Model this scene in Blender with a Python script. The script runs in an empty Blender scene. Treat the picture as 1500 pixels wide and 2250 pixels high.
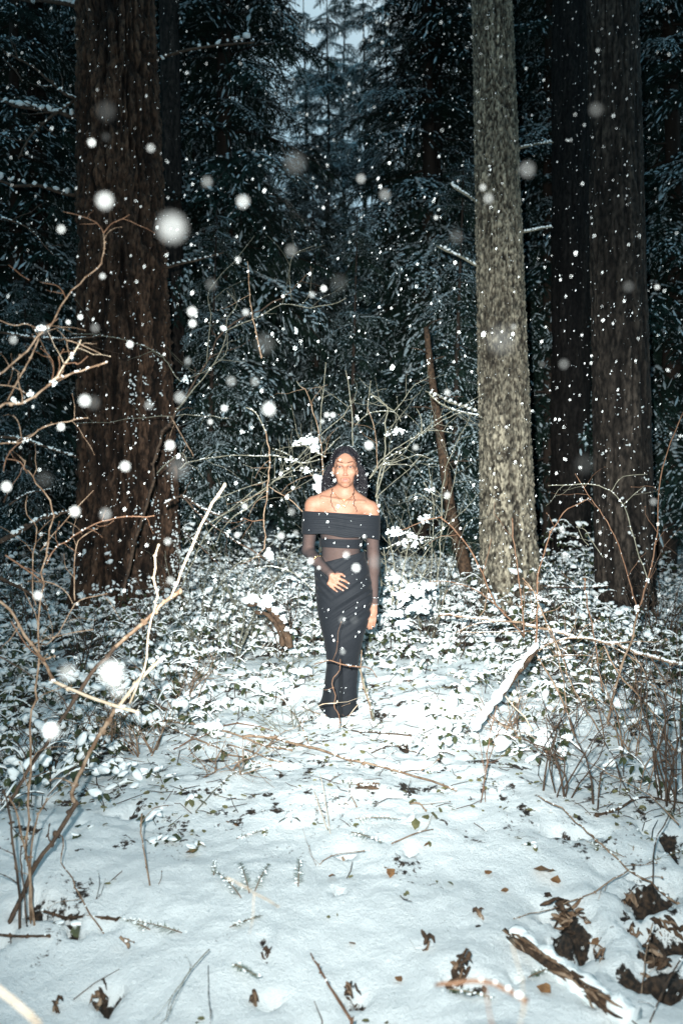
import bpy, math, random
import numpy as np
from mathutils import Vector, Matrix

# ------------------------------------------------------------------ camera, sky, sun, flash, exposure
scene = bpy.context.scene
COL = scene.collection
R = math.radians
CAMZ = 1.31
FPX = 1750.0            # focal length in photo pixels (28 mm lens, 24x36 upright frame)
CX, CY = 750.0, 1125.0

cam_d = bpy.data.cameras.new("camera")
cam = bpy.data.objects.new("camera", cam_d)
COL.objects.link(cam)
cam.location = (0, 0, CAMZ)
cam.rotation_euler = (R(90), 0, 0)
cam_d.sensor_fit = 'VERTICAL'
cam_d.sensor_height = 36
cam_d.sensor_width = 24
cam_d.lens = 28
cam_d.clip_start = 0.05
cam_d.clip_end = 500
cam_d.dof.use_dof = True
cam_d.dof.focus_distance = 4.95
cam_d.dof.aperture_fstop = 2.2
cam_d.dof.aperture_blades = 0
scene.camera = cam

SUN_EL, SUN_AZ = R(48), R(18)
world = bpy.data.worlds.new("World")
scene.world = world
world.use_nodes = True
wn = world.node_tree
bg = wn.nodes["Background"]
sky = wn.nodes.new("ShaderNodeTexSky")
sky.sky_type = 'NISHITA'
sky.sun_disc = False
sky.sun_elevation = SUN_EL
sky.sun_rotation = SUN_AZ
sky.air_density = 1.0
sky.dust_density = 4.0
sky.ozone_density = 1.0
ov = wn.nodes.new("ShaderNodeMix")           # an even snow-cloud layer over the sky
ov.data_type = 'RGBA'
ov.inputs[0].default_value = 0.72
ov.inputs[7].default_value = (3.7, 7.4, 9.3, 1)
wn.links.new(sky.outputs[0], ov.inputs[6])
wn.links.new(ov.outputs[2], bg.inputs[0])
bg.inputs[1].default_value = 0.086

sun_d = bpy.data.lights.new("sun", 'SUN')
sun_d.energy = 0.5
sun_d.angle = R(25)
sun_d.color = (1.0, 0.97, 0.93)
sun = bpy.data.objects.new("sun", sun_d)
COL.objects.link(sun)
sun.rotation_euler = (R(90) - SUN_EL, 0, -SUN_AZ + R(180))

# the photographer's flash gun, on the camera's hot shoe
fl_d = bpy.data.lights.new("camera_flash", 'SPOT')
fl_d.energy = 1300
fl_d.spot_size = R(96)
fl_d.spot_blend = 0.35
fl_d.shadow_soft_size = 0.025
fl_d.color = (0.98, 0.985, 0.95)
fl = bpy.data.objects.new("camera_flash", fl_d)
COL.objects.link(fl)
fl.location = (-0.11, -0.02, CAMZ + 0.17)
fl_aim = Vector((0.30, 5.1, 1.34))
fl.rotation_euler = (fl_aim - Vector(fl.location)).to_track_quat('-Z', 'Y').to_euler()

# beam profile of the zoomed flash head: strength against the angle off its axis
fl_d.use_nodes = True
ln = fl_d.node_tree
le = ln.nodes["Emission"]
lt_ = ln.nodes.new("ShaderNodeTexCoord")
ls = ln.nodes.new("ShaderNodeSeparateXYZ"); ln.links.new(lt_.outputs["Normal"], ls.inputs[0])
l1 = ln.nodes.new("ShaderNodeMath"); l1.operation = 'ABSOLUTE'; ln.links.new(ls.outputs[2], l1.inputs[0])
l2 = ln.nodes.new("ShaderNodeMath"); l2.operation = 'ARCCOSINE'; l2.use_clamp = False; ln.links.new(l1.outputs[0], l2.inputs[0])
l3 = ln.nodes.new("ShaderNodeMath"); l3.operation = 'DIVIDE'; l3.inputs[1].default_value = R(48); ln.links.new(l2.outputs[0], l3.inputs[0])
lr_ = ln.nodes.new("ShaderNodeValToRGB"); lr_.color_ramp.interpolation = 'B_SPLINE'
BEAM = ((0, 1.0), (8, 1.0), (13, .86), (17, .62), (21, .29), (26, .125), (33, .11), (40, .05), (48, .02))
while len(lr_.color_ramp.elements) < len(BEAM): lr_.color_ramp.elements.new(.5)
for el, (an_, v_) in zip(lr_.color_ramp.elements, BEAM):
    el.position = an_ / 48; el.color = (v_, v_, v_, 1)
ln.links.new(l3.outputs[0], lr_.inputs[0])
l4 = ln.nodes.new("ShaderNodeMath"); l4.operation = 'MULTIPLY'; l4.inputs[1].default_value = 4.6; ln.links.new(lr_.outputs[0], l4.inputs[0])
ln.links.new(l4.outputs[0], le.inputs["Strength"])

scene.view_settings.view_transform = 'Standard'
scene.view_settings.look = 'None'
scene.view_settings.exposure = -0.15
scene.view_settings.gamma = 1
scene.view_settings.use_curve_mapping = False
scene.cycles.use_denoising = True
scene.cycles.max_bounces = 6
scene.cycles.transparent_max_bounces = 12
scene.cycles.caustics_reflective = False
scene.cycles.caustics_refractive = False
scene.cycles.sample_clamp_indirect = 4

# ------------------------------------------------------------------ helpers
rng = np.random.default_rng(7)
random.seed(7)


def P(px, py, d):
    return np.array([(px - CX) / FPX * d, d, CAMZ - (py - CY) / FPX * d])


def _hash(ix, iy, iz, seed):
    h = (ix.astype(np.int64) * 374761393 + iy.astype(np.int64) * 668265263 + iz.astype(np.int64) * 2147483647 + seed * 1274126177) & 0xffffffff
    h = ((h ^ (h >> 13)) * 1274126177) & 0xffffffff
    h = (h ^ (h >> 16)) & 0xffffffff
    return h / 4294967295.0 * 2 - 1


def vn(x, y, z=0.0, seed=0):
    x, y, z = np.broadcast_arrays(np.asarray(x, float), np.asarray(y, float), np.asarray(z, float))
    ix, iy, iz = np.floor(x), np.floor(y), np.floor(z)
    fx, fy, fz = x - ix, y - iy, z - iz
    fx = fx * fx * (3 - 2 * fx); fy = fy * fy * (3 - 2 * fy); fz = fz * fz * (3 - 2 * fz)
    r = 0
    for dx in (0, 1):
        wx = fx if dx else 1 - fx
        for dy in (0, 1):
            wy = fy if dy else 1 - fy
            for dz in (0, 1):
                wz = fz if dz else 1 - fz
                r = r + wx * wy * wz * _hash(ix + dx, iy + dy, iz + dz, seed)
    return r


def fbm(x, y, z=0.0, seed=0, o=4, g=0.5):
    a, s, r = 1.0, 1.0, 0
    for k in range(o):
        r = r + a * vn(np.asarray(x) * s, np.asarray(y) * s, np.asarray(z) * s, seed + k * 17)
        a *= g; s *= 2.03
    return r


def sst(a, b, x):
    t = np.clip((x - a) / (b - a), 0, 1)
    return t * t * (3 - 2 * t)


class MB:
    """collects vertices and triangles"""
    def __init__(self):
        self.v, self.f, self.n, self.c = [], [], 0, []

    def add(self, V, F, c=None):
        V = np.asarray(V, float).reshape(-1, 3); F = np.asarray(F, np.int64).reshape(-1, 3)
        self.v.append(V); self.f.append(F + self.n); self.n += len(V)
        if c is not None:
            self.c.append(np.broadcast_to(np.asarray(c, float), (len(V), 3)))

    def arrays(self):
        if not self.v:
            return np.zeros((0, 3)), np.zeros((0, 3), np.int64)
        return np.concatenate(self.v), np.concatenate(self.f)

    def build(self, name, mat, parent=None, smooth=True, **kw):
        V, F = self.arrays()
        o = mesh_obj(name, V, F, mat, parent, smooth, **kw)
        if self.c:
            set_col(o.data, np.concatenate(self.c))
        return o


def make_mesh(name, V, F, smooth=True):
    me = bpy.data.meshes.new(name)
    V = np.ascontiguousarray(V, np.float32); F = np.ascontiguousarray(F, np.int32)
    me.vertices.add(len(V)); me.vertices.foreach_set("co", V.ravel())
    me.loops.add(F.size); me.loops.foreach_set("vertex_index", F.ravel())
    me.polygons.add(len(F))
    me.polygons.foreach_set("loop_start", np.arange(0, F.size, F.shape[1], dtype=np.int32))
    if smooth:
        me.polygons.foreach_set("use_smooth", np.ones(len(F), bool))
    me.update(calc_edges=True)
    return me


def mesh_obj(name, V, F, mat, parent=None, smooth=True, kind=None):
    me = make_mesh(name, V, F, smooth)
    if mat is not None:
        me.materials.append(mat)
    o = bpy.data.objects.new(name, me)
    COL.objects.link(o)
    if parent is not None:
        o.parent = parent
        o.matrix_parent_inverse = Matrix.Identity(4)
    if kind:
        o["kind"] = kind
    return o


def set_col(me, C, name="Col"):
    a = me.color_attributes.new(name, 'FLOAT_COLOR', 'POINT')
    C = np.concatenate([C, np.ones((len(C), 1))], 1).astype(np.float32)
    a.data.foreach_set("color", C.ravel())


def tag(o, label=None, cat=None, group=None, kind=None):
    if label: o["label"] = label
    if cat: o["category"] = cat
    if group: o["group"] = group
    if kind: o["kind"] = kind
    return o


def empty(name, loc, label=None, cat=None, group=None):
    o = bpy.data.objects.new(name, None)
    o.empty_display_size = 0.1
    COL.objects.link(o)
    o.location = loc
    return tag(o, label, cat, group)


def tube(pts, rad, n=5, cap=True):
    pts = np.asarray(pts, float); m = len(pts)
    rad = np.broadcast_to(np.asarray(rad, float), (m,))
    T = np.gradient(pts, axis=0)
    T /= np.linalg.norm(T, axis=1)[:, None] + 1e-9
    up = np.array([0.13, 0.9, 0.31]) if abs(T[0][1]) < 0.8 else np.array([1.0, .1, .2])
    A = np.cross(T, up); A /= np.linalg.norm(A, axis=1)[:, None] + 1e-9
    B = np.cross(T, A)
    th = np.arange(n) * 2 * math.pi / n
    V = pts[:, None, :] + rad[:, None, None] * (np.cos(th)[None, :, None] * A[:, None, :] + np.sin(th)[None, :, None] * B[:, None, :])
    V = V.reshape(-1, 3)
    i = np.arange(m - 1)[:, None] * n; j = np.arange(n)[None, :]; j2 = (j + 1) % n
    a = (i + j).ravel(); b = (i + j2).ravel(); c = (i + n + j2).ravel(); d = (i + n + j).ravel()
    F = np.concatenate([np.stack([a, b, c], 1), np.stack([a, c, d], 1)])
    if cap:
        V = np.concatenate([V, pts[:1], pts[-1:]])
        k = len(V) - 2
        jj = np.arange(n); j2 = (jj + 1) % n
        F = np.concatenate([F, np.stack([j2, jj, np.full(n, k)], 1),
                            np.stack([(m - 1) * n + jj, (m - 1) * n + j2, np.full(n, k + 1)], 1)])
    return V, F


def resample(pts, step):
    pts = np.asarray(pts, float)
    d = np.concatenate([[0], np.cumsum(np.linalg.norm(np.diff(pts, axis=0), axis=1))])
    n = max(2, int(d[-1] / step) + 1)
    s = np.linspace(0, d[-1], n)
    return np.stack([np.interp(s, d, pts[:, k]) for k in range(pts.shape[1])], 1)


def smooth_line(pts, sub=4):
    """Catmull-Rom through pts, any number of columns"""
    p = np.asarray(pts, float)
    if len(p) < 3:
        return resample(p, np.linalg.norm(p[-1] - p[0]) / 4 + 1e-6)
    q = np.concatenate([[2 * p[0] - p[1]], p, [2 * p[-1] - p[-2]]])
    out = []
    for i in range(1, len(q) - 2):
        for t in np.arange(sub) / sub:
            out.append(.5 * ((2 * q[i]) + (-q[i - 1] + q[i + 1]) * t + (2 * q[i - 1] - 5 * q[i] + 4 * q[i + 1] - q[i + 2]) * t * t
                             + (-q[i - 1] + 3 * q[i] - 3 * q[i + 1] + q[i + 2]) * t ** 3))
    out.append(p[-1])
    return np.array(out)


def ico(sub):
    import bmesh
    bm = bmesh.new(); bmesh.ops.create_icosphere(bm, subdivisions=sub, radius=1)
    V = np.array([v.co[:] for v in bm.verts]); F = np.array([[v.index for v in f.verts] for f in bm.faces])
    bm.free()
    return V, F


ICO1, ICO2, ICO3 = ico(1), ico(2), ico(3)

# ------------------------------------------------------------------ materials


def mat(name, base=(.5, .5, .5), rough=.7, nscale=None, c2=None, bump=0.0, bscale=60, spec=.3, detail=5, attr=None, lo=.35, hi=.65, aniso=None):
    m = bpy.data.materials.new(name); m.use_nodes = True
    nt = m.node_tree; b = nt.nodes["Principled BSDF"]
    b.inputs["Roughness"].default_value = rough
    b.inputs["Specular IOR Level"].default_value = spec
    b.inputs["Base Color"].default_value = (*base, 1)
    tc = nt.nodes.new("ShaderNodeTexCoord")
    src = tc.outputs["Object"]
    if aniso:
        mp = nt.nodes.new("ShaderNodeMapping"); mp.inputs["Scale"].default_value = aniso
        nt.links.new(src, mp.inputs[0]); src = mp.outputs[0]
    colr = None
    if nscale:
        n = nt.nodes.new("ShaderNodeTexNoise"); n.inputs["Scale"].default_value = nscale; n.inputs["Detail"].default_value = detail
        nt.links.new(src, n.inputs["Vector"])
        r = nt.nodes.new("ShaderNodeValToRGB")
        r.color_ramp.elements[0].position = lo; r.color_ramp.elements[0].color = (*base, 1)
        r.color_ramp.elements[1].position = hi; r.color_ramp.elements[1].color = (*(c2 or base), 1)
        nt.links.new(n.outputs[0], r.inputs[0]); colr = r.outputs[0]
    if attr:
        at = nt.nodes.new("ShaderNodeAttribute"); at.attribute_name = attr
        if colr is not None:
            mx = nt.nodes.new("ShaderNodeMix"); mx.data_type = 'RGBA'; mx.blend_type = 'MULTIPLY'; mx.inputs[0].default_value = 1
            nt.links.new(at.outputs["Color"], mx.inputs[6]); nt.links.new(colr, mx.inputs[7]); colr = mx.outputs[2]
        else:
            colr = at.outputs["Color"]
    if colr is not None:
        nt.links.new(colr, b.inputs["Base Color"])
    if bump:
        n2 = nt.nodes.new("ShaderNodeTexNoise"); n2.inputs["Scale"].default_value = bscale; n2.inputs["Detail"].default_value = 6
        nt.links.new(src, n2.inputs["Vector"])
        bp = nt.nodes.new("ShaderNodeBump"); bp.inputs["Strength"].default_value = bump; bp.inputs["Distance"].default_value = .01
        nt.links.new(n2.outputs[0], bp.inputs["Height"]); nt.links.new(bp.outputs[0], b.inputs["Normal"])
    return m


M = {}
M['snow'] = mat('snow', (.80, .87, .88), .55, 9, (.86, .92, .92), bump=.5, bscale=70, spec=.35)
M['twig'] = mat('twig_bark', (.14, .085, .05), .65, 30, (.29, .21, .145), bump=.4, bscale=200, lo=.4, hi=.6)
M['cane'] = mat('orange_cane_bark', (.12, .060, .032), .6, 25, (.20, .115, .07), bump=.3, bscale=200)
M['pale'] = mat('peeled_pale_stem', (.40, .31, .21), .6, 30, (.52, .44, .34), bump=.3, bscale=200)
M['darkstem'] = mat('dark_stem_bark', (.035, .024, .017), .7, 30, (.10, .065, .043), bump=.5, bscale=150)
M['greytwig'] = mat('lichen_grey_twig', (.11, .11, .08), .7, 30, (.23, .22, .17), bump=.4, bscale=200)
M['bark_red'] = mat('furrowed_redbrown_bark', (.20, .2, .2), .9, 30, (1.25, 1.22, 1.18), bump=1, bscale=70, attr='Col', aniso=(1, 1, .42), lo=.36, hi=.64, detail=9)
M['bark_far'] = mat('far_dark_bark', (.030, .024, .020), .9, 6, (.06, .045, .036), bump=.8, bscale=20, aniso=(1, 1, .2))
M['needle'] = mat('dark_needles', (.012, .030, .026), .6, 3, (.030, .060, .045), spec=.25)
M['farsnow'] = mat('branch_snow', (.44, .58, .63), .6, 6, (.62, .73, .77))  # snow colour darkened in place of weaker flash light on the far trees
M['leaf'] = mat('salal_leaf', (.022, .036, .016), .5, 20, (.065, .075, .030), spec=.4)
M['olive'] = mat('olive_leaf', (.08, .085, .035), .5, 30, (.17, .16, .075), spec=.35)
M['brownleaf'] = mat('dead_leaf', (.13, .065, .03), .6, 40, (.30, .16, .07), bump=.4, bscale=120)
M['litter'] = mat('rotten_wood', (.025, .017, .012), .85, 30, (.13, .08, .048), bump=1, bscale=90, lo=.35, hi=.75)
M['fern'] = mat('hemlock_needles', (.05, .085, .045), .5, 30, (.13, .17, .09))

# snow ground with a dark litter mask
g = bpy.data.materials.new('snow_ground'); g.use_nodes = True
nt = g.node_tree; b = nt.nodes["Principled BSDF"]; b.inputs["Roughness"].default_value = .6; b.inputs["Specular IOR Level"].default_value = .35
at = nt.nodes.new("ShaderNodeAttribute"); at.attribute_name = "Col"
tc = nt.nodes.new("ShaderNodeTexCoord")
n1 = nt.nodes.new("ShaderNodeTexNoise"); n1.inputs["Scale"].default_value = 34; n1.inputs["Detail"].default_value = 9; n1.inputs["Roughness"].default_value = .7
n2 = nt.nodes.new("ShaderNodeTexNoise"); n2.inputs["Scale"].default_value = 55; n2.inputs["Detail"].default_value = 8
n3 = nt.nodes.new("ShaderNodeTexNoise"); n3.inputs["Scale"].default_value = 300; n3.inputs["Detail"].default_value = 3
for n in (n1, n2, n3): nt.links.new(tc.outputs["Object"], n.inputs["Vector"])
sep = nt.nodes.new("ShaderNodeSeparateColor"); nt.links.new(at.outputs["Color"], sep.inputs[0])
ad = nt.nodes.new("ShaderNodeMath"); ad.operation = 'MULTIPLY_ADD'; ad.inputs[1].default_value = .9; ad.inputs[2].default_value = -.45
nt.links.new(n1.outputs[0], ad.inputs[0])
ad2 = nt.nodes.new("ShaderNodeMath"); ad2.operation = 'ADD'; nt.links.new(ad.outputs[0], ad2.inputs[0]); nt.links.new(sep.outputs[0], ad2.inputs[1])
mr = nt.nodes.new("ShaderNodeMapRange"); mr.inputs[1].default_value = .47; mr.inputs[2].default_value = .53; nt.links.new(ad2.outputs[0], mr.inputs[0])
lr = nt.nodes.new("ShaderNodeValToRGB"); lr.color_ramp.elements[0].color = (.012, .010, .008, 1); lr.color_ramp.elements[1].color = (.085, .055, .035, 1)
lr.color_ramp.elements[0].position = .42; lr.color_ramp.elements[1].position = .72
nt.links.new(n2.outputs[0], lr.inputs[0])
mx = nt.nodes.new("ShaderNodeMix"); mx.data_type = 'RGBA'; mx.inputs[6].default_value = (.82, .885, .895, 1)
nt.links.new(mr.outputs[0], mx.inputs[0]); nt.links.new(lr.outputs[0], mx.inputs[7]); nt.links.new(mx.outputs[2], b.inputs["Base Color"])
bp = nt.nodes.new("ShaderNodeBump"); bp.inputs["Strength"].default_value = .75; bp.inputs["Distance"].default_value = .012
ad3 = nt.nodes.new("ShaderNodeMath"); ad3.operation = 'ADD'; nt.links.new(n2.outputs[0], ad3.inputs[0])
nt.links.new(n3.outputs[0], ad3.inputs[1]); nt.links.new(ad3.outputs[0], bp.inputs["Height"]); nt.links.new(bp.outputs[0], b.inputs["Normal"])
M['ground'] = g

# falling snow: loose flakes that let most light by; the object colour's alpha carries the brightness wanted under the flash
fm = bpy.data.materials.new('snowflake'); fm.use_nodes = True
nt = fm.node_tree; b = nt.nodes["Principled BSDF"]; b.inputs["Base Color"].default_value = (.85, .9, .9, 1); b.inputs["Roughness"].default_value = .8
oi = nt.nodes.new("ShaderNodeObjectInfo"); nt.links.new(oi.outputs["Alpha"], b.inputs["Alpha"])
M['flake'] = fm

# ------------------------------------------------------------------ ground
KY = [-8, 0, 2.3, 3.5, 5.1, 7, 9, 14, 25, 40, 70, 160]
KZ = [-.3, -.27, -.2, -.11, 0, .13, .33, .45, .9, 1.8, 7, 24]
HOLES = []        # (x, y, rx, ry, depth) patches where rotten wood shows
for (hx, hy, sx, sy) in ((1248, 2035, 52, 62), (1438, 2130, 62, 50), (1375, 1983, 26, 26), (1462, 2052, 50, 36), (1420, 1940, 66, 40), (1478, 1990, 30, 26), (1395, 2060, 18, 30), (1305, 2060, 8, 30), (1320, 2105, 12, 12),
                         (1008, 2145, 22, 32), (765, 2195, 30, 18), (560, 2205, 22, 18), (215, 2215, 28, 24), (230, 2190, 16, 24), (795, 2175, 24, 26), (1105, 2125, 22, 14), (1050, 2010, 16, 10), (1180, 2140, 30, 10),
                         (750, 1960, 28, 12), (80, 1995, 40, 18), (20, 2060, 40, 16), (155, 2010, 60, 8), (1330, 1830, 30, 14), (1240, 1825, 50, 10), (880, 1632, 34, 14), (805, 1737, 26, 6), (585, 2085, 16, 8), (1480, 1850, 40, 40),
                         (190, 1820, 18, 16), (640, 1400, 30, 30), (890, 1855, 18, 10), (770, 1880, 12, 22), (280, 1775, 36, 14), (500, 1770, 16, 6), (1290, 2180, 26, 16), (1340, 2225, 40, 14), (220, 2235, 30, 10)):
    HOLES.append([hx, hy, sx, sy])


def gbase(x, y):
    x = np.asarray(x, float); y = np.asarray(y, float)
    z = np.interp(y, KY, KZ)
    z = z - .22 * sst(1.8, 3.4, x) * sst(6, 8.5, y) * sst(16, 12, y)
    z = z - .10 * sst(-1.2, -2.4, x) * sst(3.5, 6, y) * sst(14, 9, y)
    z = z + .05 * np.exp(-((x - 0) / .9) ** 2 - ((y - 5.3) / .8) ** 2) - .05 * np.exp(-((y - 5.1) / .5) ** 2) * np.exp(-(x / .4) ** 2)
    return z


def gsurf(x, y):
    z = gbase(x, y)
    z = z + .055 * fbm(x * 1.3, y * 1.3, 0, 3, 3) + .007 * np.abs(fbm(x * 5, y * 5, 0, 9, 3))
    # the snow-covered ridge of a buried log and its crease, lower right
    return z


# solve hole centres on the ground
for h in HOLES:
    d = 3.0
    for _ in range(30):
        x = (h[0] - CX) / FPX * d
        zz = float(gsurf(x, d))
        d = d + .6 * ((CAMZ - zz) * FPX / (h[1] - CY) - d)
    sc_ = 1.0 if h[2] > 40 else .62; h[3] *= sc_; sx = sc_ * h[2] / FPX * d; sy = h[3] / FPX * d * d / (CAMZ - zz)
    h[:] = [(h[0] - CX) / FPX * d, d, sx, min(sy, .6), .10 if h[2] > 30 else .05]


def on_ground(px, py):
    d = 4.0
    for _ in range(40):
        x = (px - CX) / FPX * d
        d = d + .5 * (min(60, (CAMZ - float(gfull(x, d))) * FPX / max(py - CY, 20)) - d)
    return np.array([(px - CX) / FPX * d, d, float(gfull((px - CX) / FPX * d, d))])


def holes(x, y):
    m = np.zeros(np.broadcast(x, y).shape); dep = m.copy()
    wx = .055 * fbm(x * 9, y * 9, 0, 301, 3); wy = .07 * fbm(x * 9, y * 9, 0, 302, 3)
    x = x + wx; y = y + wy
    for (hx, hy, rx, ry, dp) in HOLES:
        q = ((x - hx) / rx) ** 2 + ((y - hy) / ry) ** 2
        w = np.exp(-q * .9)
        m = np.maximum(m, w); dep = np.maximum(dep, w * dp)
    return m, dep


LOG_A, LOG_B = None, None


def gfull(x, y):
    m, dep = holes(np.asarray(x, float), np.asarray(y, float))
    return gsurf(x, y) - dep


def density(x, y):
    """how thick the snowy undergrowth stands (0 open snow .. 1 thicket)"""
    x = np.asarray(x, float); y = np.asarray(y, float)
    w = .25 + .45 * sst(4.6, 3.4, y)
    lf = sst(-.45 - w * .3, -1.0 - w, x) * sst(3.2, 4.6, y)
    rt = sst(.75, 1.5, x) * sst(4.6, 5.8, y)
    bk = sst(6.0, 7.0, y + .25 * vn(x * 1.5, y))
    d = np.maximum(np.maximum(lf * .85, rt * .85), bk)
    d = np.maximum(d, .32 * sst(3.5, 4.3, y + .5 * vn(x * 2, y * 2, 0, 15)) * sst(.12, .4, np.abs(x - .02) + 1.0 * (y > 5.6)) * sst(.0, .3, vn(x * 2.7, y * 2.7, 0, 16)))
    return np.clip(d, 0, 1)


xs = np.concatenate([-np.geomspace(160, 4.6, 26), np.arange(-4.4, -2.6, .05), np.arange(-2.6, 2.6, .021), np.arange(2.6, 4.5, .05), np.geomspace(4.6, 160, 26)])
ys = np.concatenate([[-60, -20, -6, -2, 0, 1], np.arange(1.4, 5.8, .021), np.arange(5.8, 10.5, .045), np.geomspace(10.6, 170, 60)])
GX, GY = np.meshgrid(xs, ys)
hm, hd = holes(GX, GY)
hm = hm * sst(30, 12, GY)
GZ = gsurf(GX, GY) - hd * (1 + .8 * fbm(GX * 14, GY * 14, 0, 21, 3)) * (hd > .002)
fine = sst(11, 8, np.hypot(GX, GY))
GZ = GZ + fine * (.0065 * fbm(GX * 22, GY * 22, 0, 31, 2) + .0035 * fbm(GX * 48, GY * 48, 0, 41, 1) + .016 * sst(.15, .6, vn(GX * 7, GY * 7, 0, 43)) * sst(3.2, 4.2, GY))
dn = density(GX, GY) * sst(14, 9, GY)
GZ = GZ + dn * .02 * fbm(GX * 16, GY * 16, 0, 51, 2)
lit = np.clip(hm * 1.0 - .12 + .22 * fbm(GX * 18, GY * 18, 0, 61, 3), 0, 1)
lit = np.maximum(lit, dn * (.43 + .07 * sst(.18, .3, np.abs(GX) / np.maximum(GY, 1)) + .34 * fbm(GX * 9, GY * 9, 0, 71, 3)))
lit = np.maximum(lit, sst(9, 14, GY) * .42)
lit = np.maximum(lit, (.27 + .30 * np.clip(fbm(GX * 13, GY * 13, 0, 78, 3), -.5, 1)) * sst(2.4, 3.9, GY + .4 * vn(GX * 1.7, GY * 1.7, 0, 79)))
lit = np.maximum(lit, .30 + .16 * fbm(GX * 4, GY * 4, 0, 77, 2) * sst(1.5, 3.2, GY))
ny, nx = GX.shape
V = np.stack([GX, GY, GZ], -1).reshape(-1, 3)
i = (np.arange(ny - 1)[:, None] * nx + np.arange(nx - 1)[None, :]).ravel()
F = np.stack([i, i + 1, i + nx + 1, i + nx], 1)
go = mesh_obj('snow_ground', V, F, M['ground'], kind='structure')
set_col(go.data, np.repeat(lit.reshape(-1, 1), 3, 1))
tag(go, 'snow covered forest floor sloping up to the trees')

# ------------------------------------------------------------------ blobs, leaves


def blob(c, r, sub=1, flat=.6, seed=None):
    V, F = (ICO1, ICO2, ICO3)[sub]
    q = np.random.default_rng(seed) if seed is not None else rng
    k = q.normal(size=(3, 3)) * 1.9
    w = 1 + .34 * np.sin(V @ k.T + q.uniform(0, 6, 3)).sum(1) / 1.7
    s = np.array([r * q.uniform(.8, 1.7), r * q.uniform(.6, 1.1), r * flat])
    a = q.uniform(0, 6.28); ca, sa = math.cos(a), math.sin(a)
    W = V * w[:, None] * s
    tx, ty = q.uniform(-.5, .5, 2)
    W = np.stack([W[:, 0] * ca - W[:, 1] * sa, W[:, 0] * sa + W[:, 1] * ca, W[:, 2] + W[:, 0] * tx + W[:, 1] * ty], 1)
    return W + c, F


LEAF_V = np.array([[0, 0, 0], [.3, .30, .05], [.3, -.30, .05], [.45, 0, -.02], [.75, .22, .0], [.75, -.22, .0], [1, 0, -.12]])
LEAF_F = np.array([[0, 3, 1], [0, 2, 3], [1, 3, 4], [3, 2, 5], [3, 6, 4], [3, 5, 6]])


def leaf(c, size, az, pitch, roll=0.0, wid=1.0):
    m = Matrix.Rotation(az, 3, 'Z') @ Matrix.Rotation(pitch, 3, 'Y') @ Matrix.Rotation(roll, 3, 'X')
    W = (LEAF_V * np.array([1, wid, 1]) * size) @ np.array(m).T
    return W + c, LEAF_F


# ------------------------------------------------------------------ big trunks with real furrowed bark


def bark_trunk(name, base, top, r0, r1, seed, furrow=16, amp=.045, flare=.35, dark=(.05, .03, .02), light=(.22, .13, .08), zvis=8.0, H=14.0, n=150, dz=.035, parent=None, matname='bark_red', fk=.3, zf=1.0):
    base = np.array(base); top = np.array(top)
    zz = np.concatenate([np.arange(-.4, zvis, dz), np.arange(zvis, H, .25)])
    th = np.linspace(0, 2 * math.pi, n, endpoint=False)
    T, Z = np.meshgrid(th, zz)
    slope = (top - base) / (top[2] - base[2])
    rr = r0 + (r1 - r0) * np.clip(Z / (top[2] - base[2]), -.1, 1.7)
    fl = flare * np.exp(-np.clip(Z, -.3, 99) / .38)
    rr = rr * (1 + fl * (.75 + .5 * np.sin(T * 4 + seed) + .3 * np.sin(T * 7 + seed * 2.1)))
    cxs, sns = np.cos(T), np.sin(T)
    f = furrow / (2 * math.pi)
    wx = .35 * fbm(cxs * 2, sns * 2, Z * 1.1, seed, 3)
    u = f * 1.0
    nA = vn(cxs * u + wx, sns * u + wx, Z * 1.15 * zf + wx, seed + 5)
    nB = vn(cxs * u * 2.1 - wx, sns * u * 2.1 + wx, Z * 4.5 * zf, seed + 9)
    ridge = np.clip(np.abs(nA) * 3.2, 0, 1) * .7 + np.clip(np.abs(nB) * 2.6, 0, 1) * .3
    fine_ = fbm(cxs * 16, sns * 16, Z * 14 * zf ** 1.6, seed + 3, 3)
    hgt = ridge + fk * fine_
    rr = rr + amp * (hgt - .7)
    X = base[0] + slope[0] * Z + rr * cxs; Y = base[1] + slope[1] * Z + rr * sns
    V = np.stack([X - base[0], Y - base[1], Z], -1).reshape(-1, 3)
    ny, nx = T.shape
    i = np.arange(ny - 1)[:, None] * nx; j = np.arange(nx)[None, :]; j2 = (j + 1) % nx
    F = np.stack([(i + j).ravel(), (i + j2).ravel(), (i + nx + j2).ravel(), (i + nx + j).ravel()], 1)
    o = mesh_obj('trunk', V, F, M[matname], parent)
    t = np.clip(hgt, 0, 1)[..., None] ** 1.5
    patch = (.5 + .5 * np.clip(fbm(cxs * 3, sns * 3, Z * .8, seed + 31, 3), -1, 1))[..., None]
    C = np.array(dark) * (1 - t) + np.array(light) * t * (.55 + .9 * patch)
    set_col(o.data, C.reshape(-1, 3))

    def surf(z, a):
        r = r0 + (r1 - r0) * z / (top[2] - base[2])
        r = r * (1 + flare * math.exp(-max(z, 0) / .38))
        return np.array([slope[0] * z + r * math.cos(a), slope[1] * z + r * math.sin(a), z])
    return surf


def bark_snow(root, surf, zs, n, amin, amax, r=(.008, .03), zpow=1.6, seed=1):
    q = np.random.default_rng(seed)
    mb = MB()
    k = 0
    while k < n:
        z = zs[0] + (zs[1] - zs[0]) * q.random() ** zpow
        a = q.uniform(amin, amax)
        p = surf(z, a)
        if vn(a * 7, z * 5, 0, seed) < .12: 
            k += 1; continue
        mb.add(*blob(p * np.array([1, 1, 1]), q.uniform(*r), 0, q.uniform(.6, 1.3)))
        k += 1
    mb.build('snow', M['snow'], root, kind='stuff')


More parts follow.
